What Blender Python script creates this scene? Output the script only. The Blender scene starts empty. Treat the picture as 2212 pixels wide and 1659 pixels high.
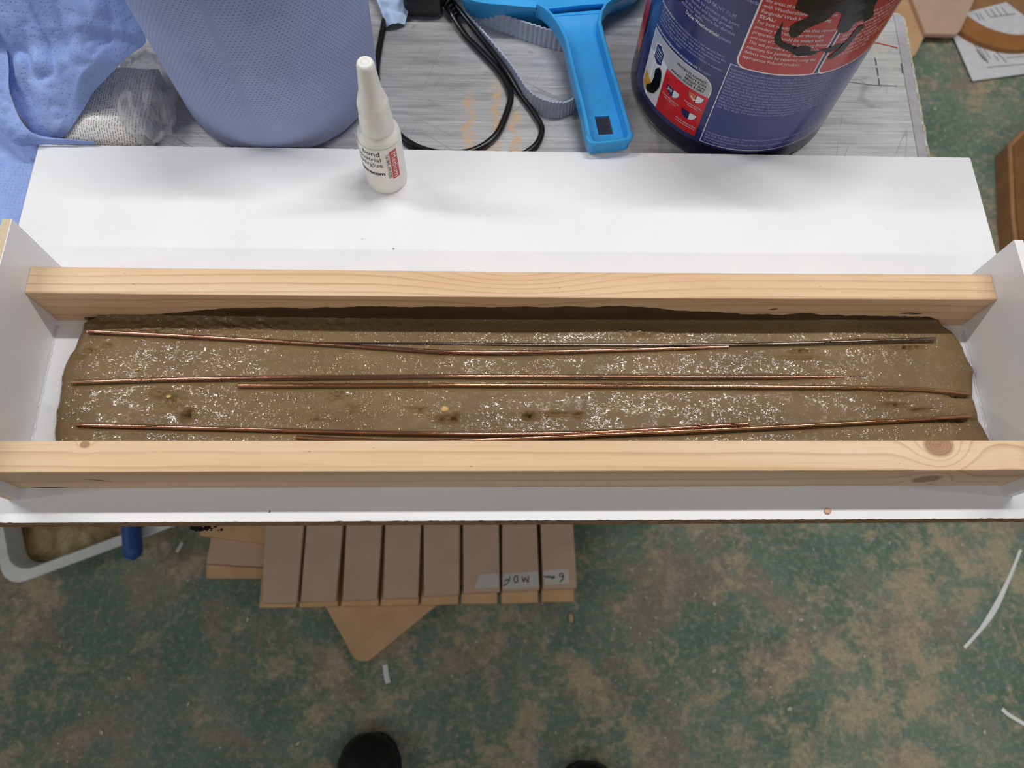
import bpy, bmesh, math, random
import numpy as np
from mathutils import Vector, Matrix

random.seed(7)
rng = np.random.default_rng(11)
S = bpy.context.scene
COL = S.collection

# ------------------------------------------------------------------ camera
cam_d = bpy.data.cameras.new('camera')
cam = bpy.data.objects.new('camera', cam_d)
COL.objects.link(cam)
rt = Vector((0.99925442, -0.01144055, 0.03687444))
up = Vector((-0.00246443, 0.93423968, 0.35663727))
fw = Vector((0.03852969, 0.35646225, -0.93351493))
M = Matrix((rt, up, -fw)).transposed().to_4x4()
M.translation = Vector((-0.0278, -0.1022, 0.5395))
cam.matrix_world = M
cam_d.sensor_width = 36.0
cam_d.lens = 36.0 * 1645.85 / 2212.0
cam_d.clip_start = 0.02
cam_d.dof.use_dof = True
cam_d.dof.focus_distance = 0.58
cam_d.dof.aperture_fstop = 9.0
S.camera = cam

# ------------------------------------------------------------------ light
world = bpy.data.worlds.new('workshop_ambient')
S.world = world
world.use_nodes = True
bg = world.node_tree.nodes['Background']
bg.inputs[0].default_value = (0.93, 0.96, 1.0, 1)
bg.inputs[1].default_value = 0.105

def tube_light(name, x, y, z, length, power):
    d = bpy.data.lights.new(name, 'AREA')
    d.shape = 'RECTANGLE'
    d.size = length
    d.size_y = 0.07
    d.energy = power
    d.color = (1.0, 0.985, 0.955)
    o = bpy.data.objects.new(name, d)
    COL.objects.link(o)
    o.location = (x, y, z)
    return o

# rows of fluorescent battens on the workshop ceiling
tube_light('fluorescent_tube', 0.62, 0.80, 2.0, 1.5, 29)
tube_light('fluorescent_tube', -1.55, 0.80, 2.0, 1.5, 26)
tube_light('fluorescent_tube', 0.62, -1.75, 2.0, 1.5, 9.5)
tube_light('fluorescent_tube', -1.55, -1.75, 2.0, 1.5, 9.5)
tube_light('fluorescent_tube', 2.9, -0.2, 2.0, 1.5, 12)
tube_light('fluorescent_tube', -3.1, -0.3, 2.0, 1.5, 16)

S.view_settings.view_transform = 'Standard'
S.view_settings.look = 'None'
S.view_settings.exposure = 0.0
S.view_settings.gamma = 1.0
S.view_settings.use_curve_mapping = False


# ------------------------------------------------------------------ helpers
def lin(r, g, b):
    f = lambda c: (c / 255 / 12.92) if c / 255 <= 0.04045 else ((c / 255 + 0.055) / 1.055) ** 2.4
    return (f(r), f(g), f(b), 1.0)


class NT:
    """small wrapper to write node trees as expressions"""
    def __init__(self, name, rough=0.5, metal=0.0, spec=0.5, color=None):
        self.mat = bpy.data.materials.new(name)
        self.mat.use_nodes = True
        self.t = self.mat.node_tree
        self.b = self.t.nodes['Principled BSDF']
        self.b.inputs['Roughness'].default_value = rough
        self.b.inputs['Metallic'].default_value = metal
        self.b.inputs['Specular IOR Level'].default_value = spec
        if color:
            self.b.inputs['Base Color'].default_value = color

    def set(self, inp, v):
        self._in(self.b.inputs[inp], v)
        return self

    def _in(self, sock, v):
        if isinstance(v, bpy.types.NodeSocket):
            self.t.links.new(v, sock)
        else:
            sock.default_value = v

    def obj(self):
        return self.t.nodes.new('ShaderNodeTexCoord').outputs['Object']

    def uv(self):
        return self.t.nodes.new('ShaderNodeTexCoord').outputs['UV']

    def sep(self, v):
        n = self.t.nodes.new('ShaderNodeSeparateXYZ')
        self._in(n.inputs[0], v)
        return n.outputs[0], n.outputs[1], n.outputs[2]

    def comb(self, x, y, z):
        n = self.t.nodes.new('ShaderNodeCombineXYZ')
        self._in(n.inputs[0], x); self._in(n.inputs[1], y); self._in(n.inputs[2], z)
        return n.outputs[0]

    def m(self, op, a, b=0.0, c=0.0):
        n = self.t.nodes.new('ShaderNodeMath')
        n.operation = op
        self._in(n.inputs[0], a); self._in(n.inputs[1], b); self._in(n.inputs[2], c)
        return n.outputs[0]

    def mulv(self, v, s):
        n = self.t.nodes.new('ShaderNodeVectorMath')
        n.operation = 'MULTIPLY'
        self._in(n.inputs[0], v)
        n.inputs[1].default_value = s
        return n.outputs[0]

    def noise(self, v, scale=1.0, detail=3.0, rough=0.5, dist=0.0):
        n = self.t.nodes.new('ShaderNodeTexNoise')
        self._in(n.inputs['Vector'], v)
        n.inputs['Scale'].default_value = scale
        n.inputs['Detail'].default_value = detail
        n.inputs['Roughness'].default_value = rough
        n.inputs['Distortion'].default_value = dist
        return n.outputs[0]

    def voro(self, v, scale=1.0, feature='F1', out='Distance', rnd=1.0):
        n = self.t.nodes.new('ShaderNodeTexVoronoi')
        n.feature = feature
        self._in(n.inputs['Vector'], v)
        n.inputs['Scale'].default_value = scale
        n.inputs['Randomness'].default_value = rnd
        return n.outputs[out]

    def ramp(self, f, stops, interp='LINEAR'):
        n = self.t.nodes.new('ShaderNodeValToRGB')
        self._in(n.inputs[0], f)
        cr = n.color_ramp
        cr.interpolation = interp
        while len(cr.elements) < len(stops):
            cr.elements.new(0.5)
        for e, (p, c) in zip(cr.elements, stops):
            e.position = p
            e.color = c if not isinstance(c, (int, float)) else (c, c, c, 1)
        return n.outputs[0]

    def ss(self, f, a, b):
        n = self.t.nodes.new('ShaderNodeMapRange')
        n.interpolation_type = 'SMOOTHSTEP'
        self._in(n.inputs[0], f)
        n.inputs[1].default_value = a
        n.inputs[2].default_value = b
        return n.outputs[0]

    def mix(self, f, a, b, mode='MIX'):
        n = self.t.nodes.new('ShaderNodeMix')
        n.data_type = 'RGBA'
        n.blend_type = mode
        self._in(n.inputs[0], f)
        self._in(n.inputs[6], a)
        self._in(n.inputs[7], b)
        return n.outputs[2]

    def bump(self, h, strength=0.5, dist=0.001, prev=None):
        n = self.t.nodes.new('ShaderNodeBump')
        n.inputs['Strength'].default_value = strength
        n.inputs['Distance'].default_value = dist
        self._in(n.inputs['Height'], h)
        if prev is not None:
            self.t.links.new(prev, n.inputs['Normal'])
        self.t.links.new(n.outputs[0], self.b.inputs['Normal'])
        return n.outputs[0]


def plain(name, rgb, rough=0.5, metal=0.0, spec=0.5, var=0.06, scale=60.0, bump=0.0):
    """single-colour material with a little procedural unevenness"""
    n = NT(name, rough, metal, spec)
    c = lin(*rgb)
    d = tuple(v * (1 - var) for v in c[:3]) + (1,)
    e = tuple(min(1, v * (1 + var)) for v in c[:3]) + (1,)
    nz = n.noise(n.obj(), scale, 3)
    n.set('Base Color', n.ramp(nz, [(0.3, d), (0.7, e)]))
    if bump:
        n.bump(nz, bump, 0.001)
    return n.mat


def mk(name, verts, faces, mat=None, parent=None, smooth=False, uvs=None):
    me = bpy.data.meshes.new(name)
    me.from_pydata([tuple(v) for v in verts], [], faces)
    if uvs is not None:
        l = me.uv_layers.new(name='UVMap')
        for lp in me.loops:
            l.data[lp.index].uv = uvs[lp.vertex_index]
    if smooth:
        me.polygons.foreach_set('use_smooth', [True] * len(me.polygons))
    me.update()
    o = bpy.data.objects.new(name, me)
    COL.objects.link(o)
    if mat:
        me.materials.append(mat)
    if parent:
        o.parent = parent
    return o


def bmo(name, bm, mat=None, parent=None, smooth=False):
    me = bpy.data.meshes.new(name)
    bmesh.ops.recalc_face_normals(bm, faces=bm.faces)
    bm.to_mesh(me)
    bm.free()
    if smooth:
        me.polygons.foreach_set('use_smooth', [True] * len(me.polygons))
    o = bpy.data.objects.new(name, me)
    COL.objects.link(o)
    if mat:
        me.materials.append(mat)
    if parent:
        o.parent = parent
    return o


def empty(name, loc=(0, 0, 0), rz=0.0):
    o = bpy.data.objects.new(name, None)
    COL.objects.link(o)
    o.empty_display_size = 0.02
    o.location = loc
    o.rotation_euler = (0, 0, rz)
    return o


def tag(o, label, cat, group=None):
    o['label'] = label
    o['category'] = cat
    if group:
        o['group'] = group
    return o


def bm_box(bm, x0, x1, y0, y1, z0, z1):
    v = [bm.verts.new(p) for p in ((x0, y0, z0), (x1, y0, z0), (x1, y1, z0), (x0, y1, z0),
                                   (x0, y0, z1), (x1, y0, z1), (x1, y1, z1), (x0, y1, z1))]
    for f in ((3, 2, 1, 0), (4, 5, 6, 7), (0, 1, 5, 4), (1, 2, 6, 5), (2, 3, 7, 6), (3, 0, 4, 7)):
        bm.faces.new([v[i] for i in f])
    return v


def box(name, x0, x1, y0, y1, z0, z1, mat, parent=None, bev=0.0, seg=2, smooth=False):
    bm = bmesh.new()
    bm_box(bm, x0, x1, y0, y1, z0, z1)
    if bev:
        bmesh.ops.bevel(bm, geom=list(bm.edges), offset=bev, segments=seg, affect='EDGES', profile=0.5)
    return bmo(name, bm, mat, parent, smooth)


def prism(name, poly, z0, z1, mat, parent=None, bev=0.0, zf=None):
    """extruded outline; z0 / z1 may vary per vertex when zf is given"""
    bm = bmesh.new()
    n = len(poly)
    lo = [bm.verts.new((x, y, z0)) for x, y in poly]
    hi = [bm.verts.new((x, y, z1)) for x, y in poly]
    bm.faces.new(hi)
    bm.faces.new(lo[::-1])
    for i in range(n):
        j = (i + 1) % n
        bm.faces.new((lo[i], lo[j], hi[j], hi[i]))
    if bev:
        bmesh.ops.bevel(bm, geom=list(bm.edges), offset=bev, segments=1, affect='EDGES')
    if zf:
        for v in bm.verts:
            v.co.z += zf(v.co.x, v.co.y)
    return bmo(name, bm, mat, parent)


def catmull(pts, n=8):
    P = [Vector(p) for p in pts]
    P = [2 * P[0] - P[1]] + P + [2 * P[-1] - P[-2]]
    out = []
    for i in range(1, len(P) - 2):
        for k in range(n):
            t = k / n
            a, b, c, d = P[i - 1], P[i], P[i + 1], P[i + 2]
            out.append(0.5 * ((2 * b) + (c - a) * t + (2 * a - 5 * b + 4 * c - d) * t * t + (3 * b - a - 3 * c + d) * t ** 3))
    out.append(P[-2])
    return out


def tube(name, path, r, mat, parent=None, seg=10, smooth=True, cap=True):
    verts, faces = [], []
    n = len(path)
    for i, p in enumerate(path):
        a = path[max(i - 1, 0)]
        b = path[min(i + 1, n - 1)]
        t = (Vector(b) - Vector(a)).normalized()
        u = t.cross(Vector((0, 0, 1)))
        if u.length < 1e-3:
            u = Vector((1, 0, 0))
        u.normalize()
        w = u.cross(t)
        rr = r(i / (n - 1)) if callable(r) else r
        for k in range(seg):
            a_ = 2 * math.pi * k / seg
            verts.append(Vector(p) + u * (rr * math.cos(a_)) + w * (rr * math.sin(a_)))
    for i in range(n - 1):
        for k in range(seg):
            k2 = (k + 1) % seg
            faces.append((i * seg + k, (i + 1) * seg + k, (i + 1) * seg + k2, i * seg + k2))
    if cap:
        faces.append(tuple(range(seg)))
        faces.append(tuple((n - 1) * seg + k for k in reversed(range(seg))))
    return mk(name, verts, faces, mat, parent, smooth)


def lathe(name, prof, mat, parent=None, seg=64, c=(0, 0), smooth=True, a0=0.0, a1=2 * math.pi, uv=True):
    """profile of (r, z) turned about the vertical axis through c; UV in metres"""
    full = abs(a1 - a0 - 2 * math.pi) < 1e-6
    cols = seg if full else seg + 1
    verts, faces, uvs = [], [], []
    for r, z in prof:
        for k in range(cols):
            a = a0 + (a1 - a0) * k / seg
            verts.append((c[0] + r * math.sin(a), c[1] - r * math.cos(a), z))
            uvs.append((a, z))
    for i in range(len(prof) - 1):
        for k in range(seg):
            k2 = (k + 1) % cols
            faces.append((i * cols + k, i * cols + k2, (i + 1) * cols + k2, (i + 1) * cols + k))
    return mk(name, verts, faces, mat, parent, smooth, uvs if uv else None)


def auto_smooth(o, ang=35):
    me = o.data
    bm = bmesh.new()
    bm.from_mesh(me)
    for e in bm.edges:
        if len(e.link_faces) == 2:
            e.smooth = e.calc_face_angle(0) < math.radians(ang)
    for f in bm.faces:
        f.smooth = True
    bm.to_mesh(me)
    bm.free()
    return o


_font_cache = {}


def glyphs(s, size, bold=0.0, shear=0.0):
    cu = bpy.data.curves.new('lettering', 'FONT')
    cu.body = s
    cu.size = 1.0
    cu.offset = bold
    cu.shear = shear
    cu.resolution_u = 2
    o = bpy.data.objects.new('lettering', cu)
    COL.objects.link(o)
    bpy.context.view_layer.update()
    me = bpy.data.meshes.new_from_object(o.evaluated_get(bpy.context.evaluated_depsgraph_get()))
    v = np.array([p.co[:2] for p in me.vertices]) * size if len(me.vertices) else np.zeros((0, 2))
    f = [tuple(p.vertices) for p in me.polygons]
    bpy.data.objects.remove(o)
    bpy.data.curves.remove(cu)
    bpy.data.meshes.remove(me)
    return v, f


def lettering(name, lines, mapf, mat, parent):
    """lines: (text, u, v, size, width|None, bold, align, rot90) -> one flat print mesh laid on a surface by mapf(u, v)"""
    V, F = [], []
    for ln in lines:
        s, u, v, size = ln[:4]
        width = ln[4] if len(ln) > 4 else None
        bold = ln[5] if len(ln) > 5 else 0
        align = ln[6] if len(ln) > 6 else 'L'
        rot = ln[7] if len(ln) > 7 else 0
        g, f = glyphs(s, size)
        if len(g) == 0:
            continue
        w = g[:, 0].max()
        if width:
            g[:, 0] *= width / w
            w = width
        if align == 'R':
            g[:, 0] -= w
        elif align == 'C':
            g[:, 0] -= w / 2
        ca, sa = math.cos(rot), math.sin(rot)
        # heavier weight: overlay the strokes with a small spread
        w_ = bold * size * 1.5
        for ox, oy in (((-w_, -w_ * 0.5), (w_, -w_ * 0.5), (w_, w_ * 0.5), (-w_, w_ * 0.5)) if bold else ((0, 0),)):
            base = len(V)
            for a, b in g:
                a, b = a + ox, b + oy
                V.append(mapf(u + a * ca - b * sa, v + a * sa + b * ca))
            F += [tuple(i + base for i in t) for t in f]
    return mk(name, V, F, mat, parent)


def vnoise(x, y, seed=0):
    r = np.random.default_rng(seed)
    T = r.random((256, 256))
    xi = np.floor(x).astype(int); yi = np.floor(y).astype(int)
    fx = x - xi; fy = y - yi
    fx = fx * fx * (3 - 2 * fx); fy = fy * fy * (3 - 2 * fy)
    g = lambda i, j: T[i % 256, j % 256]
    return ((g(xi, yi) * (1 - fx) + g(xi + 1, yi) * fx) * (1 - fy) + (g(xi, yi + 1) * (1 - fx) + g(xi + 1, yi + 1) * fx) * fy) * 2 - 1


# ------------------------------------------------------------------ materials
def mat_floor():
    n = NT('green_painted_concrete', 0.62, spec=0.25)
    o = n.obj()
    big = n.noise(o, 2.2, 4, 0.6, 0.6)
    mid = n.noise(o, 16, 8, 0.7, 0.35)
    fine = n.noise(o, 95, 6, 0.7)
    green = n.ramp(n.noise(o, 7, 4, 0.6), [(0.3, lin(84, 109, 95)), (0.5, lin(99, 123, 108)), (0.72, lin(125, 138, 124))])
    brown = n.ramp(mid, [(0.3, lin(130, 117, 105)), (0.7, lin(158, 141, 125))])
    c = n.mix(n.m('MULTIPLY', n.ss(n.noise(o, 9, 7, 0.68, 0.3), 0.48, 0.62), 0.8), green, brown)
    sand = n.ramp(fine, [(0.3, lin(168, 151, 124)), (0.7, lin(196, 174, 142))])
    dust = n.m('ADD', n.m('MULTIPLY', mid, 0.7), n.m('MULTIPLY', big, 0.45))
    c = n.mix(n.m('MULTIPLY', n.ss(n.m('ADD', dust, n.m('MULTIPLY', fine, 0.10)), 0.585, 0.72), 0.72), c, sand)
    c = n.mix(n.m('MULTIPLY', n.ss(fine, 0.46, 0.66), 0.42), c, lin(178, 168, 146))
    c = n.mix(n.m('MULTIPLY', n.ss(n.noise(o, 230, 4, 0.7), 0.50, 0.68), 0.35), c, lin(66, 74, 64))
    spk = n.m('LESS_THAN', n.voro(o, 60), 0.10)
    c = n.mix(n.m('MULTIPLY', spk, n.ss(n.noise(o, 9, 2), 0.5, 0.6)), c, lin(190, 188, 170))
    n.set('Base Color', c)
    n.bump(n.m('ADD', mid, n.m('MULTIPLY', fine, 0.4)), 0.3, 0.002)
    return n.mat


def mat_white():
    n = NT('white_melamine', 0.38, spec=0.35)
    o = n.obj()
    sm = n.noise(o, 9, 5, 0.6, 0.4)
    c = n.ramp(sm, [(0.35, (0.80, 0.81, 0.84, 1)), (0.6, (0.84, 0.845, 0.87, 1))])
    dirt = n.m('MULTIPLY', n.ss(n.noise(o, 30, 6, 0.7), 0.66, 0.78), 0.35)
    c = n.mix(dirt, c, lin(175, 170, 165))
    v = n.voro(o, 34)
    pick = n.ss(n.noise(o, 13, 2), 0.52, 0.58)
    c = n.mix(n.m('MULTIPLY', n.m('LESS_THAN', v, n.m('MULTIPLY', n.noise(o, 260, 3, 0.6), 0.060)), n.m('MULTIPLY', pick, 0.75)), c, lin(95, 92, 90))
    n.set('Base Color', c)
    n.set('Roughness', n.ramp(sm, [(0.3, 0.32), (0.7, 0.46)]))
    return n.mat


def mat_pine(name, ky, kz, freq, seed, knots=(), swirl=()):
    """growth rings cut by the board; knots are (x, y, z, rx, ry) dark, swirl bends the grain only"""
    n = NT(name, 0.55, spec=0.3)
    o = n.obj()
    x, y, z = n.sep(o)
    warp = n.noise(n.comb(n.m('MULTIPLY', x, 5.0), n.m('ADD', n.m('MULTIPLY', y, 22), seed), n.m('MULTIPLY', z, 22)), 1.0, 3, 0.5)
    slow = n.noise(n.comb(n.m('ADD', n.m('MULTIPLY', x, 1.7), seed * 3.1), 0.5, 0.5), 1.0, 1)
    r = n.m('ADD', n.m('MULTIPLY', y, ky), n.m('MULTIPLY', z, kz))
    r = n.m('ADD', r, n.m('ADD', n.m('MULTIPLY', warp, 0.007), n.m('MULTIPLY', slow, 0.022)))
    kn_mask = None
    kd_all = None
    for (kx, ky_, kz_, rx, ry, amp, dark) in list(knots) + list(swirl):
        dx = n.m('DIVIDE', n.m('SUBTRACT', x, kx), rx)
        dy = n.m('DIVIDE', n.m('SUBTRACT', y, ky_), ry)
        dz = n.m('DIVIDE', n.m('SUBTRACT', z, kz_), ry * 2.2)
        d2 = n.m('ADD', n.m('ADD', n.m('MULTIPLY', dx, dx), n.m('MULTIPLY', dy, dy)), n.m('MULTIPLY', dz, dz))
        e = n.m('POWER', 2.718, n.m('MULTIPLY', d2, -0.35))
        r = n.m('ADD', r, n.m('MULTIPLY', e, amp))
        if dark:
            k = n.ss(n.m('SUBTRACT', 1.25, d2), 0.0, 0.7)
            kn_mask = k if kn_mask is None else n.m('MAXIMUM', kn_mask, k)
            kd_all = d2 if kd_all is None else n.m('MINIMUM', kd_all, d2)
    f = n.m('FRACT', n.m('MULTIPLY', r, freq))
    wood = n.ramp(n.noise(n.comb(n.m('MULTIPLY', x, 3.0), n.m('MULTIPLY', y, 30), n.m('MULTIPLY', z, 30)), 1.0, 3),
                  [(0.3, lin(217, 179, 140)), (0.5, lin(228, 195, 158)), (0.72, lin(234, 207, 174))])
    line = n.ramp(f, [(0.0, 0.0), (0.66, 0.06), (0.88, 0.62), (0.93, 0.8), (0.97, 0.2), (1.0, 0.0)])
    amt = n.m('MULTIPLY', line, n.ramp(n.noise(n.comb(n.m('MULTIPLY', x, 4), n.m('MULTIPLY', y, 90), n.m('MULTIPLY', z, 90)), 1.0, 2), [(0.3, 0.25), (0.7, 0.75)]))
    c = n.mix(amt, wood, lin(164, 114, 72))
    fib = n.noise(n.comb(n.m('MULTIPLY', x, 18), n.m('MULTIPLY', y, 900), n.m('MULTIPLY', z, 900)), 1.0, 2)
    c = n.mix(n.m('MULTIPLY', n.ss(fib, 0.5, 0.75), 0.16), c, lin(160, 112, 72))
    spk = n.m('LESS_THAN', n.voro(n.mulv(o, (40, 110, 110)), 1.0), 0.04)
    c = n.mix(n.m('MULTIPLY', spk, 0.5), c, lin(80, 50, 30))
    if kn_mask is not None:
        ring = n.ramp(n.m('FRACT', n.m('MULTIPLY', n.m('SQRT', kd_all), 5.0)), [(0.0, 0.1), (0.6, 0.2), (0.9, 0.75), (1.0, 0.1)])
        kc = n.mix(ring, lin(170, 124, 92), lin(104, 66, 42))
        c = n.mix(n.m('MULTIPLY', kn_mask, 0.85), c, kc)
    n.set('Base Color', c)
    n.bump(n.m('ADD', n.m('MULTIPLY', fib, 0.5), n.m('MULTIPLY', amt, -0.6)), 0.18, 0.0006)
    return n.mat


def mat_concrete():
    n = NT('wet_mortar', 0.2, spec=0.55)
    o = n.obj()
    x, y, z = n.sep(o)
    big = n.noise(n.mulv(o, (14, 30, 14)), 1.0, 4, 0.6)
    c = n.ramp(big, [(0.3, lin(106, 85, 56)), (0.55, lin(119, 97, 65)), (0.75, lin(131, 108, 75))])
    grain = n.noise(o, 900, 3, 0.7)
    c = n.mix(n.m('MULTIPLY', n.ss(grain, 0.5, 0.75), 0.3), c, lin(100, 84, 58))
    stone = n.m('LESS_THAN', n.voro(o, 150), 0.055)
    c = n.mix(n.m('MULTIPLY', stone, 0.6), c, lin(190, 160, 100))
    n.set('Base Color', c)
    # thin water film lying over sand grains: droplets, worm-like ridges and fine grit
    mask = n.ss(n.noise(n.mulv(o, (13, 24, 13)), 1.0, 3, 0.6), 0.40, 0.60)
    def worm(sx, sy, w, dist):
        q = n.m('ABSOLUTE', n.m('SUBTRACT', n.noise(n.mulv(o, (sx, sy, sx)), 1.0, 2, 0.5, dist), 0.5))
        return n.m('SUBTRACT', 1.0, n.ss(q, 0.0, w))
    gate = n.ss(n.noise(o, 95, 2), 0.46, 0.58)
    gate2 = n.ss(n.noise(o, 150, 2), 0.44, 0.56)
    w1 = n.m('MULTIPLY', worm(115, 190, 0.050, 1.0), gate)
    w2 = n.m('MULTIPLY', worm(260, 390, 0.075, 0.6), gate2)
    drop = n.m('SUBTRACT', 1.0, n.ss(n.voro(o, 230), 0.08, 0.40))
    drop = n.m('MULTIPLY', drop, n.ss(n.noise(o, 75, 2), 0.52, 0.60))
    wet = n.m('MULTIPLY', n.m('MAXIMUM', w1, w2), n.m('ADD', n.m('MULTIPLY', mask, 0.85), 0.15))
    wet = n.m('MAXIMUM', wet, drop)
    h = n.m('ADD', n.m('MULTIPLY', w1, 0.085), n.m('MULTIPLY', w2, 0.055))
    h = n.m('MULTIPLY', h, n.m('ADD', n.m('MULTIPLY', mask, 0.85), 0.15))
    h = n.m('ADD', h, n.m('MULTIPLY', drop, 0.10))
    h = n.m('ADD', h, n.m('MULTIPLY', grain, 0.006))
    n.set('Roughness', n.ramp(wet, [(0.05, 0.50), (0.28, 0.09), (1.0, 0.06)]))
    n.set('Specular IOR Level', n.ramp(wet, [(0.05, 0.22), (0.30, 0.65), (1.0, 0.7)]))
    n.bump(h, 1.0, 0.0013)
    return n.mat


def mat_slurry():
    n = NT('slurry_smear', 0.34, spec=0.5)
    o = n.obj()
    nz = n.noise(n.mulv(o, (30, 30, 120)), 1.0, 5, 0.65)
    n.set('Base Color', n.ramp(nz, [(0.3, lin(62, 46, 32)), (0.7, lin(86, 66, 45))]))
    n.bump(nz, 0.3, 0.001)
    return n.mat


def mat_rod(name, rgb, dark):
    n = NT(name, 0.30, metal=1.0)
    o = n.obj()
    d = n.noise(n.mulv(o, (14, 60, 60)), 1.0, 3, 0.6)
    n.set('Base Color', n.ramp(d, [(0.32, lin(*dark)), (0.6, lin(*rgb))]))
    n.set('Roughness', n.ramp(d, [(0.3, 0.16), (0.7, 0.08)]))
    return n.mat


def mat_bench():
    n = NT('scratched_aluminium', 0.4, metal=0.55)
    o = n.obj()
    x, y, z = n.sep(o)
    brush = n.noise(n.mulv(o, (6, 420, 1)), 1.0, 4, 0.7)
    streak = n.noise(n.mulv(o, (16, 110, 1)), 1.0, 3, 0.6)
    c = n.ramp(brush, [(0.3, lin(172, 173, 176)), (0.7, lin(206, 206, 208))])
    c = n.mix(n.m('MULTIPLY', n.ss(streak, 0.58, 0.74), 0.35), c, lin(120, 120, 122))
    def hair(ax, ay, bx_, by_, w, seed):
        q = n.comb(n.m('ADD', n.m('MULTIPLY', x, ax), n.m('MULTIPLY', y, ay)), n.m('ADD', n.m('ADD', n.m('MULTIPLY', x, bx_), n.m('MULTIPLY', y, by_)), seed), 0.0)
        return n.m('SUBTRACT', 1.0, n.ss(n.m('ABSOLUTE', n.m('SUBTRACT', n.noise(q, 1.0, 0, 0.4), 0.5)), 0.0, w))
    scr = n.m('MULTIPLY', hair(3, 0, 2, 60, 0.014, 2.0), n.ss(n.noise(o, 14, 2), 0.50, 0.58))
    scr = n.m('MAXIMUM', scr, n.m('MULTIPLY', hair(2, 4, 45, -18, 0.012, 9.0), n.ss(n.noise(o, 19, 2), 0.52, 0.60)))
    scr = n.m('MAXIMUM', scr, n.m('MULTIPLY', hair(-4, 2, 22, 38, 0.012, 5.0), n.ss(n.noise(o, 23, 2), 0.54, 0.62)))
    c = n.mix(n.m('MULTIPLY', scr, 0.34), c, lin(92, 90, 90))
    glue = n.ss(n.noise(n.mulv(o, (26, 12, 1)), 1.0, 4, 0.6), 0.56, 0.70)
    right = n.ss(x, 0.22, 0.36)
    c = n.mix(n.m('MULTIPLY', glue, n.m('ADD', 0.35, n.m('MULTIPLY', right, 0.5))), c, lin(200, 198, 165))
    # sawdust trails beside the cables
    wob = n.m('MULTIPLY', n.m('SUBTRACT', n.noise(o, 60, 4, 0.6), 0.5), 0.02)
    def band(cx, w, ya, yb):
        a = n.m('SUBTRACT', 1.0, n.ss(n.m('ABSOLUTE', n.m('SUBTRACT', n.m('ADD', x, wob), cx)), w * 0.4, w))
        b = n.m('MULTIPLY', n.ss(y, ya - 0.015, ya + 0.01), n.m('SUBTRACT', 1.0, n.ss(y, yb - 0.02, yb + 0.01)))
        return n.m('MULTIPLY', a, b)
    sd = n.m('MAXIMUM', band(-0.040, 0.007, 0.31, 0.40), n.m('MAXIMUM', band(-0.016, 0.006, 0.34, 0.41), band(0.000, 0.005, 0.33, 0.38)))
    sd = n.m('MAXIMUM', sd, n.m('MULTIPLY', band(-0.028, 0.014, 0.315, 0.338), 1.0))
    sd = n.m('MULTIPLY', sd, n.ss(n.noise(o, 190, 4, 0.7), 0.42, 0.56))
    c = n.mix(n.m('MULTIPLY', sd, 0.85), c, lin(214, 172, 118))
    n.set('Base Color', c)
    n.set('Metallic', n.m('MULTIPLY', n.m('SUBTRACT', 1.0, n.m('MAXIMUM', sd, n.m('MULTIPLY', glue, 0.8))), n.m('SUBTRACT', 0.62, n.m('MULTIPLY', right, 0.25))))
    n.set('Roughness', n.ramp(streak, [(0.3, 0.30), (0.7, 0.52)]))
    n.bump(n.m('ADD', brush, n.m('MULTIPLY', scr, -0.4)), 0.22, 0.0005)
    return n.mat


def mat_paper_roll():
    n = NT('blue_roll_paper', 0.85, spec=0.15)
    u, v, _ = n.sep(n.uv())
    uu = n.m('DIVIDE', n.m('MULTIPLY', u, 0.09), 0.0036)
    vv = n.m('DIVIDE', n.m('ADD', v, n.m('MULTIPLY', u, 0.004)), 0.0026)
    row = n.m('FLOOR', vv)
    fu = n.m('SUBTRACT', n.m('FRACT', n.m('ADD', uu, n.m('MULTIPLY', row, 0.5))), 0.5)
    fv = n.m('SUBTRACT', n.m('FRACT', vv), 0.5)
    d = n.m('SQRT', n.m('ADD', n.m('MULTIPLY', fu, fu), n.m('MULTIPLY', n.m('MULTIPLY', fv, fv), 1.6)))
    dot = n.m('SUBTRACT', 1.0, n.ss(d, 0.10, 0.27))
    fade = n.ss(v, 0.02, 0.075)
    dot = n.m('MULTIPLY', dot, fade)
    c0 = n.ramp(n.noise(n.obj(), 30, 4), [(0.3, lin(158, 171, 212)), (0.7, lin(168, 181, 222))])
    c = n.mix(n.m('MULTIPLY', dot, 0.65), c0, lin(80, 90, 130))
    # tear line of the sheet
    per = n.m('SUBTRACT', 1.0, n.ss(n.m('ABSOLUTE', n.m('ADD', u, 0.455)), 0.003, 0.008))
    per = n.m('MULTIPLY', per, n.m('GREATER_THAN', n.m('FRACT', n.m('MULTIPLY', v, 160.0)), 0.4))
    c = n.mix(n.m('MULTIPLY', per, 0.75), c, lin(50, 58, 92))
    n.set('Base Color', c)
    n.bump(n.m('ADD', n.m('MULTIPLY', dot, -1.0), n.m('MULTIPLY', n.noise(n.obj(), 700, 2), 0.25)), 0.5, 0.0006)
    return n.mat


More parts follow.
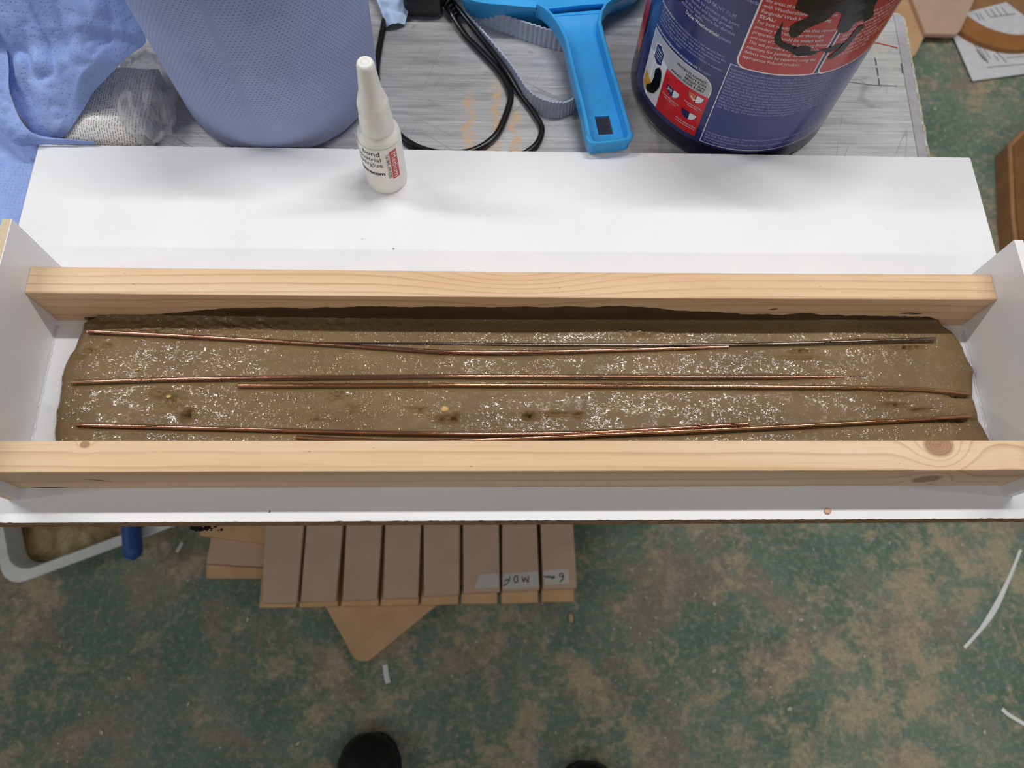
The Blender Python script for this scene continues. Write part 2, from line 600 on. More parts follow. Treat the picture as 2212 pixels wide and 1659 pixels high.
def mat_towel():
    n = NT('blue_paper_towel', 0.85, spec=0.12)
    o = n.obj()
    cr = n.noise(o, 42, 6, 0.62, 0.5)
    c = n.ramp(cr, [(0.3, lin(140, 163, 222)), (0.6, lin(152, 175, 230)), (0.8, lin(168, 188, 236))])
    dt = n.m('SUBTRACT', 1.0, n.ss(n.voro(o, 330, rnd=0.35), 0.12, 0.36))
    c = n.mix(n.m('MULTIPLY', dt, 0.25), c, lin(104, 124, 186))
    n.set('Base Color', c)
    fold = n.m('ABSOLUTE', n.m('SUBTRACT', n.noise(o, 26, 3, 0.5, 0.6), 0.5))
    n.bump(n.m('ADD', n.m('MULTIPLY', dt, -0.35), n.m('ADD', n.m('MULTIPLY', fold, 5.0), n.m('MULTIPLY', cr, 0.8))), 0.5, 0.0015)
    return n.mat


def mat_mdf(name, a, b):
    n = NT(name, 0.75, spec=0.2)
    o = n.obj()
    nz = n.noise(o, 26, 4)
    c = n.ramp(nz, [(0.3, lin(*a)), (0.7, lin(*b))])
    c = n.mix(n.m('MULTIPLY', n.ss(n.noise(o, 500, 2), 0.5, 0.7), 0.12), c, lin(110, 84, 62))
    n.set('Base Color', c)
    return n.mat


def mat_chipboard():
    n = NT('chipboard_edge', 0.85, spec=0.15)
    o = n.obj()
    a = n.noise(n.mulv(o, (160, 300, 420)), 1.0, 4, 0.7)
    n.set('Base Color', n.ramp(a, [(0.30, lin(84, 60, 42)), (0.48, lin(158, 122, 92)), (0.7, lin(200, 164, 128))]))
    n.bump(a, 0.7, 0.0015)
    return n.mat


def mat_clear(name, tint, alpha, rough=0.12):
    n = NT(name, rough, spec=0.6, color=tint)
    n.b.inputs['Alpha'].default_value = alpha
    return n.mat


def mat_print(name, rgb, rough=0.4):
    return plain(name, rgb, rough, 0, 0.4, 0.03, 200)


def mat_packet():
    n = NT('printed_white_packet', 0.35, spec=0.4)
    x, y, z = n.sep(n.obj())
    row = n.m('FRACT', n.m('MULTIPLY', x, 480.0))
    ln = n.m('LESS_THAN', row, 0.45)
    wd = n.ss(n.noise(n.comb(n.m('FLOOR', n.m('MULTIPLY', x, 480.0)), n.m('MULTIPLY', y, 620.0), 0.0), 1.0, 1), 0.45, 0.52)
    n.set('Base Color', n.mix(n.m('MULTIPLY', n.m('MULTIPLY', ln, wd), 0.65), lin(232, 230, 228), lin(60, 58, 60)))
    return n.mat


M_FLOOR = mat_floor()
M_WHITE = mat_white()
M_CORE = mat_chipboard()
M_MDFCORE = mat_mdf('mdf_core', (206, 186, 158), (222, 204, 178))
M_CONC = mat_concrete()
M_SLURRY = mat_slurry()
M_COPPER = mat_rod('copper_coated_rod', (222, 172, 148), (168, 118, 98))
M_BRASS = mat_rod('bronze_rod', (226, 180, 142), (170, 122, 98))
M_STEEL = mat_rod('dull_grey_rod', (150, 138, 130), (98, 86, 76))
M_BENCH = mat_bench()
M_ROLL = mat_paper_roll()
M_TOWEL = mat_towel()
M_MDF = mat_mdf('mdf_face', (196, 166, 145), (205, 175, 153))
M_MDF2 = mat_mdf('mdf_tan', (196, 156, 116), (210, 172, 132))
M_MDF3 = mat_mdf('mdf_golden', (204, 164, 120), (216, 178, 136))
M_CARD = mat_mdf('brown_cardboard', (150, 110, 74), (166, 124, 86))
M_BLACK = plain('black_plastic', (24, 24, 26), 0.32, spec=0.5)
M_CABLE = plain('black_cable_rubber', (20, 20, 22), 0.28, spec=0.5)
M_PAN = plain('blue_polypropylene', (52, 162, 230), 0.42, spec=0.45, var=0.10, scale=25, bump=0.05)
M_STRAP = plain('grey_webbing', (172, 180, 200), 0.85, spec=0.15, var=0.1, scale=300, bump=0.2)
M_NAVY = plain('navy_tub_plastic', (22, 24, 50), 0.22, spec=0.5)
M_LABEL = plain('blue_label', (44, 50, 108), 0.2, spec=0.5)
M_LABELBOX = plain('blue_label_panel', (54, 62, 126), 0.2, spec=0.5)
M_RED = plain('red_label_panel', (184, 50, 48), 0.2, spec=0.5)
M_RED2 = plain('bright_red_label', (206, 34, 36), 0.22, spec=0.5)
M_WPRINT = mat_print('white_print', (236, 236, 240))
M_LPRINT = mat_print('pale_blue_print', (170, 176, 214))
M_KPRINT = mat_print('black_print', (30, 28, 32))
M_SILVER = plain('silver_label', (178, 178, 182), 0.25, spec=0.5)
M_OFFW = plain('off_white_label', (226, 226, 226), 0.25, spec=0.5)
M_YELLOW = plain('yellow_label', (222, 170, 58), 0.3)
M_ORANGE = plain('orange_label', (206, 110, 60), 0.3)
M_DARKBLUE = plain('navy_print', (32, 38, 92), 0.3)
M_BLACKPAINT = plain('dried_black_paint', (12, 11, 12), 0.22, spec=0.35, var=0.2, scale=90, bump=0.35)
M_GLUEWHITE = NT('frosted_polythene', 0.38, spec=0.4, color=lin(236, 236, 232))
M_GLUEWHITE.b.inputs['Subsurface Weight'].default_value = 0.35
M_GLUEWHITE.b.inputs['Subsurface Radius'].default_value = (0.006, 0.006, 0.005)
M_GLUEWHITE.b.inputs['Subsurface Scale'].default_value = 0.6
M_GLUEWHITE = M_GLUEWHITE.mat
M_BAG = mat_clear('clear_polythene', (0.75, 0.76, 0.78, 1), 0.30, 0.10)
M_SEAL = mat_clear('clear_sealant', (0.9, 0.9, 0.92, 1), 0.55, 0.08)
M_TAPE = mat_clear('pale_masking_tape', (0.72, 0.68, 0.64, 1), 0.72, 0.5)
M_PACKET = mat_packet()
M_SHOE = plain('black_leather', (20, 19, 20), 0.42, spec=0.4)
M_SOLE = plain('black_rubber_sole', (14, 14, 14), 0.7)
M_WPLASTIC = plain('white_plastic', (224, 226, 222), 0.4)
M_PAPER = plain('white_paper', (214, 214, 220), 0.8)
_t = NT('dried_brown_paint', 0.5)
_o = _t.obj()
_t.set('Base Color', _t.ramp(_t.noise(_o, 14, 5, 0.65, 0.6), [(0.32, lin(92, 70, 42)), (0.45, lin(134, 108, 66)), (0.58, lin(176, 156, 108)), (0.72, lin(206, 198, 176))]))
_t.bump(_t.noise(_o, 60, 4), 0.4, 0.003)
M_TRAYPAINT = _t.mat
M_BLUEGRIP = plain('dark_blue_grip', (40, 84, 152), 0.5)

# ------------------------------------------------------------------ floor and bench
FZ = -0.81
fl = mk('floor', [(-4, -3, FZ), (4.5, -3, FZ), (4.5, 4, FZ), (-4, 4, FZ)], [(0, 1, 2, 3)], M_FLOOR)
fl['kind'] = 'structure'

BZ = -0.018
bench = empty('workbench', (-0.3, 0.3, FZ))
tag(bench, 'scratched grey metal topped workbench under the white board', 'workbench')


def rel(o, parent):
    """keep world placement while parenting to an Empty that is not at the origin"""
    o.parent = parent
    o.matrix_parent_inverse = Matrix.Translation(-Vector(parent.location)) if parent.rotation_euler.z == 0 else \
        (Matrix.Translation(parent.location) @ parent.rotation_euler.to_matrix().to_4x4()).inverted()
    return o


sl = 0.0606
edge_x = lambda y: 0.3767 + (y - 0.3326) * sl
arc = [(edge_x(0.493), 0.493), (edge_x(0.499) - 0.001, 0.499), (edge_x(0.502) - 0.005, 0.503), (edge_x(0.503) - 0.011, 0.5045)]
poly = [(-1.35, 0.03), (edge_x(0.03), 0.03)] + arc + [(0.14, 0.5185), (0.14, 0.98), (-1.35, 0.98)]
rel(prism('top', poly, BZ - 0.035, BZ, M_BENCH), bench)
strip = [(edge_x(0.06) - 0.0108, 0.06), (edge_x(0.06) - 0.0022, 0.06), (edge_x(0.494) - 0.0022, 0.494), (edge_x(0.5) - 0.005, 0.5005), (edge_x(0.5) - 0.0108, 0.5015)]
rel(prism('edge_strip', strip, BZ, BZ + 0.0006, plain('grey_edge_strip', (164, 161, 168), 0.5, var=0.1, scale=200)), bench)
lipv = []
lip = bmesh.new()
prev = None
for i in range(90):
    y = 0.06 + (0.497 - 0.06) * i / 89
    w0 = edge_x(y) - 0.0021 + random.uniform(-0.0003, 0.0003)
    w1 = edge_x(y) + 0.0006 + random.uniform(-0.0005, 0.0003)
    zt = BZ + 0.0008 + random.uniform(-0.0012, 0.0)
    cur = [lip.verts.new((w0, y, BZ - 0.034)), lip.verts.new((w1, y, BZ - 0.034)), lip.verts.new((w1, y, zt)), lip.verts.new((w0, y, zt))]
    if prev:
        for a in range(4):
            b_ = (a + 1) % 4
            lip.faces.new((prev[a], prev[b_], cur[b_], cur[a]))
    prev = cur
rel(bmo('edge_lipping', lip, plain('cream_lipping', (168, 164, 144), 0.7, var=0.35, scale=300)), bench)
for lx, ly in ((0.30, 0.24), (0.30, 0.45), (-1.28, 0.24), (-1.28, 0.9), (0.06, 0.9)):
    rel(box('leg', lx - 0.025, lx + 0.025, ly - 0.025, ly + 0.025, FZ, BZ - 0.036, M_BLACK, None, 0.003), bench)


def ribbon(name, pts, w, z, mat, parent=None, th=0.0003):
    P = [Vector((a[0], a[1])) for a in pts]
    L, Rr = [], []
    for i, p in enumerate(P):
        t = (P[min(i + 1, len(P) - 1)] - P[max(i - 1, 0)]).normalized()
        nn = Vector((-t.y, t.x))
        ww = w[i] if isinstance(w, (list, tuple)) else w
        L.append(p + nn * ww / 2)
        Rr.append(p - nn * ww / 2)
    out = [(v.x, v.y) for v in Rr] + [(v.x, v.y) for v in reversed(L)]
    return prism(name, out, z, z + th, mat, parent)


rel(ribbon('pencil_mark', [(0.338, 0.467), (0.355, 0.464), (0.372, 0.459)], 0.0014, BZ, plain('red_pencil', (176, 64, 66), 0.8)), bench)
for a, b_ in (((0.347, 0.446), (0.3468, 0.437)), ((0.3465, 0.434), (0.346, 0.424)), ((0.3458, 0.421), (0.3452, 0.413)), ((0.3715, 0.440), (0.3705, 0.428))):
    rel(ribbon('pencil_mark', [a, ((a[0] + b_[0]) / 2 + 0.0003, (a[1] + b_[1]) / 2), b_], 0.0013, BZ, plain('pencil_grey', (96, 96, 98), 0.8)), bench)
rel(ribbon('pencil_mark', [(0.315, 0.4165), (0.34, 0.413), (0.362, 0.4125)], 0.0006, BZ, plain('pencil_grey', (96, 96, 98), 0.8)), bench)

# ------------------------------------------------------------------ casting box
D = 0.3179
board = empty('base_board', (0, 0.16, -0.018))
tag(board, 'wide white melamine chipboard base carrying the whole casting box', 'board')
rel(box('chipboard_core', -0.3996, 0.3996, 0.0004, D - 0.0004, -0.018, -0.0007, M_CORE), board)


def skin(name, x0, x1, y0, y1, z0, z1, mat, step=0.0022, amp=0.0004):
    """thin melamine face with small breakouts along its sawn edges"""
    def chip():
        r = random.random()
        return random.uniform(0, 0.00012) if r < 0.82 else random.uniform(0.0002, amp)
    pts = []
    nx = int((x1 - x0) / step); ny = int((y1 - y0) / step)
    for i in range(nx):
        pts.append((x0 + (x1 - x0) * (i + 0.5) / nx, y0 + chip()))
    for i in range(ny):
        pts.append((x1 - chip() * 0.6, y0 + (y1 - y0) * (i + 0.5) / ny))
    for i in range(nx):
        pts.append((x1 - (x1 - x0) * (i + 0.5) / nx, y1 - chip()))
    for i in range(ny):
        pts.append((x0 + chip() * 0.6, y1 - (y1 - y0) * (i + 0.5) / ny))
    bm = bmesh.new()
    lo = [bm.verts.new((x, y, z0)) for x, y in pts]
    hi = [bm.verts.new((x, y, z1)) for x, y in pts]
    bm.faces.new(hi)
    n = len(pts)
    for i in range(n):
        bm.faces.new((lo[i], lo[(i + 1) % n], hi[(i + 1) % n], hi[i]))
    bmesh.ops.triangulate(bm, faces=[f for f in bm.faces if len(f.verts) > 4])
    return bmo(name, bm, mat)


rel(skin('melamine_face', -0.4, 0.4, 0.0, D, -0.0007, 0.0, M_WHITE), board)

XL, XR, HE = -0.3526, 0.3554, 0.0765
for side, x, yb, lab in ((-1, XL, 0.1955, 'upright white end board with cream sawn edge, at the left of the mould'),
                         (1, XR, 0.1870, 'upright white end board closing the right of the mould')):
    eb = empty('end_board', (x, 0.1, 0))
    tag(eb, lab, 'board', 'end boards of the mould')
    t = 0.0068
    xa, xb = (x - t, x - 0.0006) if side < 0 else (x + 0.0006, x + t)
    rel(box('core', xa, xb, 0.0161, yb, 0.0003, HE - 0.0002, M_MDFCORE if side < 0 else plain('white_primed_edge', (232, 232, 234), 0.5)), eb)
    f0, f1 = (x - 0.0006, x) if side < 0 else (x, x + 0.0006)
    rel(box('melamine_face', f0, f1, 0.0160, yb + 0.0001, 0.0, HE, M_WHITE), eb)
    # squeezed out bead of sealant along the foot
    pth = []
    for i in range(60):
        y = 0.05 + (0.150 - 0.05) * i / 59
        pth.append((x - side * (0.0007 + random.uniform(-0.0002, 0.0004)), y, 0.0005))
    rel(tube('sealant_bead', pth, lambda u: 0.0007 + 0.0004 * math.sin(u * 97) * math.sin(u * 31), M_SEAL, None, 6), eb)

M_PINE_R = mat_pine('pine_rear', 1.0, 0.55, 150, 3.0, swirl=[(-0.005, 0.176, 0.045, 0.035, 0.011, 0.022, 0)])
M_PINE_F = mat_pine('pine_front', 1.0, -0.5, 105, 8.0,
                    knots=[(-0.290, 0.0430, 0.0455, 0.0035, 0.0026, 0.008, 1), (0.286, 0.0420, 0.047, 0.011, 0.0085, 0.03, 1), (0.288, 0.0244, 0.020, 0.010, 0.005, 0.012, 1)],
                    swirl=[(0.33, 0.055, 0.0455, 0.03, 0.02, -0.02, 0)])
H = 0.0455


def timber(name, y0, y1, mat, label, bow):
    bm = bmesh.new()
    n = 60
    rows = []
    for i in range(n + 1):
        x = XL + 0.0003 + (XR - XL - 0.0006) * i / n
        u = 2 * i / n - 1
        dy = bow * (1 - u * u)
        c = 0.0004
        sec = [(y0 + c, 0), (y1 - c, 0), (y1, c), (y1, H - c), (y1 - c, H), (y0 + c, H), (y0, H - c), (y0, c)]
        rows.append([bm.verts.new((x, y + dy + random.uniform(-0.00006, 0.00006), z)) for y, z in sec])
    for i in range(n):
        for k in range(8):
            k2 = (k + 1) % 8
            bm.faces.new((rows[i][k], rows[i + 1][k], rows[i + 1][k2], rows[i][k2]))
    bm.faces.new(rows[0]); bm.faces.new(rows[-1][::-1])
    o = bmo(name, bm, mat)
    tag(o, label, 'batten', 'pine battens forming the mould sides')
    return o


rear = timber('timber_batten', 0.1549, 0.1760, M_PINE_R, 'rear pine batten with dark wet mortar smeared on its inner face', -0.0010)
front = timber('timber_batten', 0.0244, 0.0455, M_PINE_F, 'front pine batten with a knot at each end, nearest the viewer', 0.0)

# splits and resin marks on the pine
rel_dark = plain('dark_split', (52, 34, 22), 0.8)
def split_mark(pts, w, face_y, parent):
    P = [Vector(p) for p in pts]
    n = len(P)
    V = []
    for i, p in enumerate(P):
        ww = w * math.sin(math.pi * (i + 0.35) / (n - 0.3))
        V.append((p.x, face_y - 0.00012, p.y + ww / 2)); V.append((p.x, face_y - 0.00012, p.y - ww / 2))
    F = [(2 * i, 2 * i + 1, 2 * i + 3, 2 * i + 2) for i in range(n - 1)]
    return mk('wood_split', V, F, rel_dark, parent)
split_mark([(-0.343, 0.0022), (-0.336, 0.0025), (-0.328, 0.0022), (-0.320, 0.0018)], 0.0026, 0.0244, front)
split_mark([(-0.297, 0.026), (-0.290, 0.024), (-0.286, 0.022), (-0.281, 0.020)], 0.0014, 0.0244, front)

# ------------------------------------------------------------------ mortar bed
yL = [0.0455, 0.0599, 0.081, 0.1064, 0.1365, 0.150, 0.1545]
xLs = [-0.3330, -0.3345, -0.337, -0.3379, -0.3328, -0.3300, -0.3215]
yR = [0.0455, 0.0596, 0.0743, 0.0893, 0.1123, 0.1319, 0.146, 0.1545]
xRs = [0.3560, 0.3508, 0.347, 0.348, 0.3522, 0.3492, 0.343, 0.334]
PX = lambda px: -0.0424 + (px - 1000) * 0.000348
PY = lambda py: 0.099 - (py - 831) * 0.000365

RODS = [
    ('A', 0.00128, M_COPPER, [(-0.3223, 0.1415), (-0.2435, 0.1374), (-0.1468, 0.1318), (-0.0948, 0.1283), (-0.0427, 0.1255), (0.0414, 0.127), (0.1609, 0.1314)], [0, 0, 0, 0, 0, 0, -0.0006],
     'copper coloured rod nearest the rear batten, bowing towards the middle'),
    ('B', 0.00115, M_STEEL, [(-0.1469, 0.1326), (-0.0428, 0.1327), (0.0629, 0.1324), (0.1881, 0.1335), (0.3238, 0.1381)], [-0.0012, -0.0009, -0.0006, -0.0003, 0.0012],
     'dull grey mortar coated rod half sunk beside the rear copper rod'),
    ('C', 0.00125, M_COPPER, [(-0.3263, 0.1004), (-0.2621, 0.1027), (-0.1887, 0.1044), (-0.0424, 0.106), (0.1669, 0.1062), (0.2919, 0.1074)], [0.0003, 0.0006, 0.0006, 0.0005, 0.0004, -0.0022],
     'middle copper rod starting at the left edge of the mortar'),
    ('D', 0.00125, M_BRASS, [(-0.2065, 0.0982), (-0.0424, 0.099), (0.1659, 0.0984), (0.2899, 0.0972), (0.341, 0.0928)], [0.0004, 0.0005, 0.0004, -0.0002, 0.0004],
     'middle copper rod reaching the right edge of the mortar'),
    ('E', 0.00128, M_COPPER, [(-0.3169, 0.0679), (-0.1581, 0.0634), (-0.0753, 0.0614), (-0.0084, 0.061), (0.0591, 0.0624), (0.1676, 0.0688)], [0.0, 0.0006, 0.0008, 0.0008, 0.0008, 0.0004],
     'front copper rod lying from the left edge to past the centre'),
    ('F', 0.00125, M_BRASS, [(-0.161, 0.0589), (-0.1214, 0.0568), (-0.0751, 0.0554), (-0.0085, 0.0572), (0.059, 0.0603), (0.1967, 0.0667), (0.3368, 0.0747)], [0.0, 0.0002, 0.0004, 0.0008, 0.0012, 0.0010, 0.0010],
     'frontmost copper rod dipping behind the front batten, ending at the right'),
]


def base_h(x, y):
    h = 0.0098 + 0.0007 * vnoise(x * 16 + 3, y * 34 + 1, 1) + 0.00012 * vnoise(x * 45, y * 150, 2)
    m = np.clip(0.5 + 0.9 * vnoise(x * 22, y * 40, 3), 0, 1)
    h = h + m * (0.00007 * vnoise(x * 240, y * 300, 4) + 0.00005 * vnoise(x * 520, y * 600, 5))
    return h


def mortar_h(x, y, rods=True):
    h = base_h(x, y)
    pits = [(395, 865, 26, 14, -0.0020), (430, 895, 12, 10, -0.0035), (372, 850, 20, 9, 0.0018), (735, 850, 20, 12, -0.0016), (770, 880, 16, 8, -0.0015), (700, 900, 14, 6, 0.0012),
            (965, 905, 22, 6, -0.0024), (905, 884, 22, 4, -0.0018), (985, 900, 10, 8, -0.0016), (1140, 897, 12, 7, -0.0026), (1200, 893, 30, 4, -0.0014), (1245, 895, 10, 5, -0.0018),
            (1745, 752, 22, 4, -0.0016), (1930, 845, 40, 7, -0.0014), (1935, 872, 22, 3.5, -0.0022), (1985, 882, 22, 3, -0.0020), (1890, 727, 30, 3, -0.0018), (1740, 768, 40, 3, 0.0012),
            (205, 758, 14, 5, -0.0016), (240, 745, 10, 4, -0.0012), (190, 770, 12, 4, -0.0012), (330, 712, 60, 8, 0.0016), (520, 708, 80, 9, 0.0012), (1380, 712, 50, 7, 0.0014),
            (2085, 852, 26, 4, -0.0024), (1990, 741, 34, 4, -0.0024), (2070, 905, 40, 4, -0.0026)]
    for px, py, rx, ry, a in pits:
        dx = (x - PX(px)) / (rx * 0.000348); dy = (y - PY(py)) / (ry * 0.000365)
        h = h + a * np.exp(-(dx * dx + dy * dy)) * (1.3 + 1.1 * vnoise(x * 420, y * 480, 9))
    crumb = np.clip((y - 0.1425) / 0.004, 0, 1) * np.clip((0.02 - x) / 0.25, 0.15, 1)
    h = h + crumb * (0.0013 * np.abs(vnoise(x * 140, y * 170, 12)) + 0.0008 * vnoise(x * 330, y * 360, 13))
    if rods:
        for _, r, _, pts, dz, _ in RODS:
            P = catmull([(p[0], p[1], q) for p, q in zip(pts, dz)], 10)
            xs = np.array([p.x for p in P]); ys = np.array([p.y for p in P]); zs = np.array([p.z for p in P])
            yc = np.interp(x, xs, ys)
            inside = np.clip((x - xs[0] + 0.002) / 0.003, 0, 1) * np.clip((xs[-1] + 0.002 - x) / 0.003, 0, 1)
            lift = np.clip((np.interp(x, xs, zs) + 0.0012) / 0.0012, 0, 1)
            d = (y - yc)
            h = h + inside * lift * (-0.0021 * np.exp(-((d + 0.0012) / 0.0017) ** 2) + 0.0005 * np.exp(-((d + 0.0042) / 0.0014) ** 2) * vnoise(x * 120, y * 50, 6))
    xl = np.interp(y, yL, xLs) + 0.0012 * vnoise(y * 140, y * 0, 7)
    xr = np.interp(y, yR, xRs) + 0.0014 * vnoise(y * 140, y * 0 + 5, 8)
    d = np.minimum(x - xl, xr - x)
    e = np.clip(d / 0.007, 0, 1)
    h = h * np.sqrt(np.clip(1 - (1 - e) ** 2, 0, 1))
    back = np.clip((0.1549 - y) / 0.006, 0, 1)
    h = h + 0.0018 * (1 - back) ** 2 * (e > 0.3)
    return h


def mortar():
    nx, ny = 1250, 190
    y = np.linspace(0.0452, 0.1547, ny)
    Y = np.repeat(y[:, None], nx, 1)
    xl = np.interp(y, yL, xLs) + 0.0012 * vnoise(y * 140, y * 0, 7)
    xr = np.interp(y, yR, xRs) + 0.0014 * vnoise(y * 140, y * 0 + 5, 8)
    t = np.linspace(0, 1, nx)
    X = xl[:, None] + (xr - xl)[:, None] * t[None, :]
    Z = mortar_h(X, Y)
    Z = np.maximum(Z, 0.0002)
    V = np.stack([X.ravel(), Y.ravel(), Z.ravel()], 1)
    i = np.arange(nx * ny).reshape(ny, nx)
    Q = np.stack([i[:-1, :-1].ravel(), i[:-1, 1:].ravel(), i[1:, 1:].ravel(), i[1:, :-1].ravel()], 1)
    # skirt so the slab is closed on all sides
    nb = len(V)
    loop = np.concatenate([i[0, :], i[1:, -1], i[-1, -2::-1], i[-2:0:-1, 0]])
    low = V[loop].copy(); low[:, 2] = 0.0001
    V = np.concatenate([V, low])
    k = np.arange(len(loop)); k2 = (k + 1) % len(loop)
    Q2 = np.stack([loop[k], nb + k, nb + k2, loop[k2]], 1)
    Q = np.concatenate([Q, Q2])
    me = bpy.data.meshes.new('mortar_bed')
    me.vertices.add(len(V)); me.vertices.foreach_set('co', V.ravel())
    me.loops.add(Q.size); me.loops.foreach_set('vertex_index', Q.ravel())
    me.polygons.add(len(Q)); me.polygons.foreach_set('loop_start', np.arange(0, Q.size, 4))
    me.polygons.foreach_set('loop_total', np.full(len(Q), 4))
    me.polygons.foreach_set('use_smooth', np.ones(len(Q), bool))
    me.update(calc_edges=True); me.validate()
    me.materials.append(M_CONC)
    o = bpy.data.objects.new('mortar_bed', me)
    COL.objects.link(o)
    return tag(o, 'wet brown mortar slab spread between the two pine battens', 'mortar')


bed = mortar()

for nm, r, mat, pts, dz, lab in RODS:
    P = catmull([(p[0], p[1], q) for p, q in zip(pts, dz)], 12)
    h = base_h(np.array([p.x for p in P]), np.array([p.y for p in P]))
    px_ = np.array([p.x for p in P])
    hs = np.polyval(np.polyfit(px_, h, 2), px_)
    path = [Vector((p.x, p.y, hs[i] + 0.0003 + p.z)) for i, p in enumerate(P)]
    o = tube('reinforcing_rod', path, r, mat, None, 20)
    tag(auto_smooth(o, 50), lab, 'rod', 'thin metal rods laid in the mortar')

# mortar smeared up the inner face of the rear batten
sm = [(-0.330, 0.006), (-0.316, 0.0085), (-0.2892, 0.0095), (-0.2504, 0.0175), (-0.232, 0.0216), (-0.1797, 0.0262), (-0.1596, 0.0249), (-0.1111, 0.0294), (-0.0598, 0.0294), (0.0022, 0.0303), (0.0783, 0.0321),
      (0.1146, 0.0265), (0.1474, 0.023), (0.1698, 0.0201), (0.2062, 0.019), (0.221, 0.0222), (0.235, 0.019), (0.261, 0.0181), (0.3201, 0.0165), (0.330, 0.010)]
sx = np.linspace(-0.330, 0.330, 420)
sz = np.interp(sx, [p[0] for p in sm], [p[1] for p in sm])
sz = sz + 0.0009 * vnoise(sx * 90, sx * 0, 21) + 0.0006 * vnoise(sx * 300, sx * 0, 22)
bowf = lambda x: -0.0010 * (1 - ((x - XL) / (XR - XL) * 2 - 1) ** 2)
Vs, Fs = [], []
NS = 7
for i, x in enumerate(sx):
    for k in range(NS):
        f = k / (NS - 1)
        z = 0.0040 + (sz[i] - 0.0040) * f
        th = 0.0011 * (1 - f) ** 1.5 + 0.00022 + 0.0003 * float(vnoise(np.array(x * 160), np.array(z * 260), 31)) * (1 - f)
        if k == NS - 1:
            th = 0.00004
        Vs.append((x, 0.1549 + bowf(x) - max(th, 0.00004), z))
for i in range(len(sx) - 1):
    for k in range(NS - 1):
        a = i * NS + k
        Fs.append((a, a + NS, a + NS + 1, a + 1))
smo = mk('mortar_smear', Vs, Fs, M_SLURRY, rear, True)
smo['label'] = 'dark wet mortar smear'
for (x, z, w) in ((0.2985, 0.0225, 0.007), (0.306, 0.0215, 0.006), (0.192, 0.0285, 0.004)):
    Vq = [(x - w, 0.1549 + bowf(x) - 0.0002, z - 0.001), (x, 0.1549 + bowf(x) - 0.0003, z - 0.0012), (x + w, 0.1549 + bowf(x) - 0.0002, z + 0.0006), (x + w * 0.2, 0.1549 + bowf(x) - 0.0002, z + 0.0010)]
    mk('mortar_smear', Vq, [(0, 1, 2, 3)], M_SLURRY, rear)


def lump(name, loc, r, mat, sq=(1, 1, 0.7), seed=0, sub=2, rough=0.25):
    bm = bmesh.new()
    bmesh.ops.create_icosphere(bm, subdivisions=sub, radius=1)
    rr = random.Random(seed)
    for v in bm.verts:
        k = 1 + rr.uniform(-rough, rough)
        v.co = Vector((v.co.x * r * sq[0] * k, v.co.y * r * sq[1] * k, v.co.z * r * sq[2] * k))
    o = bmo(name, bm, mat, None, True)
    o.location = loc
    return o


M_STONE = plain('sand_coloured_stone', (206, 170, 104), 0.4, var=0.15, scale=400)
tag(lump('pebble', (-0.0554, 0.0800, 0.0100), 0.0026, M_STONE, (1.1, 0.9, 0.7), 3), 'largest yellowish pebble pressed into the mortar, near the middle', 'pebble', 'pebbles in the mortar')
tag(lump('pebble', (PX(387), PY(857), 0.0104), 0.0016, M_STONE, (1.2, 0.8, 0.6), 4), 'small yellowish pebble in the rough hollow on the mortar left', 'pebble', 'pebbles in the mortar')
tag(lump('pebble', (PX(313), PY(800), 0.0104), 0.0011, M_STONE, (1.3, 0.8, 0.6), 5), 'tiny yellowish grain between the two left hand copper rods', 'pebble', 'pebbles in the mortar')
chip = lump('wood_chip', (0.2218, 0.0056, 0.0008), 0.0024, plain('fresh_wood_chip', (214, 168, 132), 0.8), (1.1, 0.85, 0.25), 9)
tag(chip, 'small pale wood chip on the front lip of the white board', 'wood chip')

# ------------------------------------------------------------------ glue bottle
GX, GY = -0.1085, 0.2890
gb = empty('glue_bottle', (GX, GY, 0))
tag(gb, 'small frosted white superglue bottle with red label strip, standing on the board', 'bottle')
body = lathe('body', [(0.0, 0.0), (0.0150, 0.0), (0.0166, 0.0012), (0.0170, 0.003), (0.0170, 0.055), (0.0166, 0.058), (0.0150, 0.0615), (0.0128, 0.0640), (0.0122, 0.0655)], M_GLUEWHITE, gb, 48)
capo = lathe('cap', [(0.0126, 0.0625), (0.0128, 0.064), (0.0126, 0.0760), (0.0120, 0.0785), (0.0117, 0.080), (0.0117, 0.0900), (0.0108, 0.0945), (0.0100, 0.0955), (0.0097, 0.099), (0.0086, 0.1025), (0.0082, 0.1040), (0.0066, 0.1220), (0.0064, 0.1265), (0.0057, 0.1290), (0.0046, 0.1300), (0.0030, 0.1302), (0.0028, 0.1296), (0.0, 0.1296)], M_GLUEWHITE, gb, 48)
gmap = lambda r: (lambda u, v: (r * math.sin(u / 0.0171), -r * math.cos(u / 0.0171), v))
dg = lambda a: math.radians(a) * 0.0171
lb = lathe('label', [(0.01708, 0.0175), (0.01712, 0.0180), (0.01712, 0.0565), (0.01708, 0.057)], plain('white_paper_label', (238, 236, 232), 0.35), gb, 60, a0=math.radians(-85), a1=math.radians(66))


def cyl_patch(name, r, a0, a1, z0, z1, mat, parent, seg=24, th=0.0, c=(0, 0)):
    V, F = [], []
    for i in range(seg + 1):
        a = math.radians(a0 + (a1 - a0) * i / seg)
        V.append((c[0] + r * math.sin(a), c[1] - r * math.cos(a), z0))
        V.append((c[0] + r * math.sin(a), c[1] - r * math.cos(a), z1))
    for i in range(seg):
        F.append((2 * i, 2 * i + 2, 2 * i + 3, 2 * i + 1))
    return mk(name, V, F, mat, parent, True)


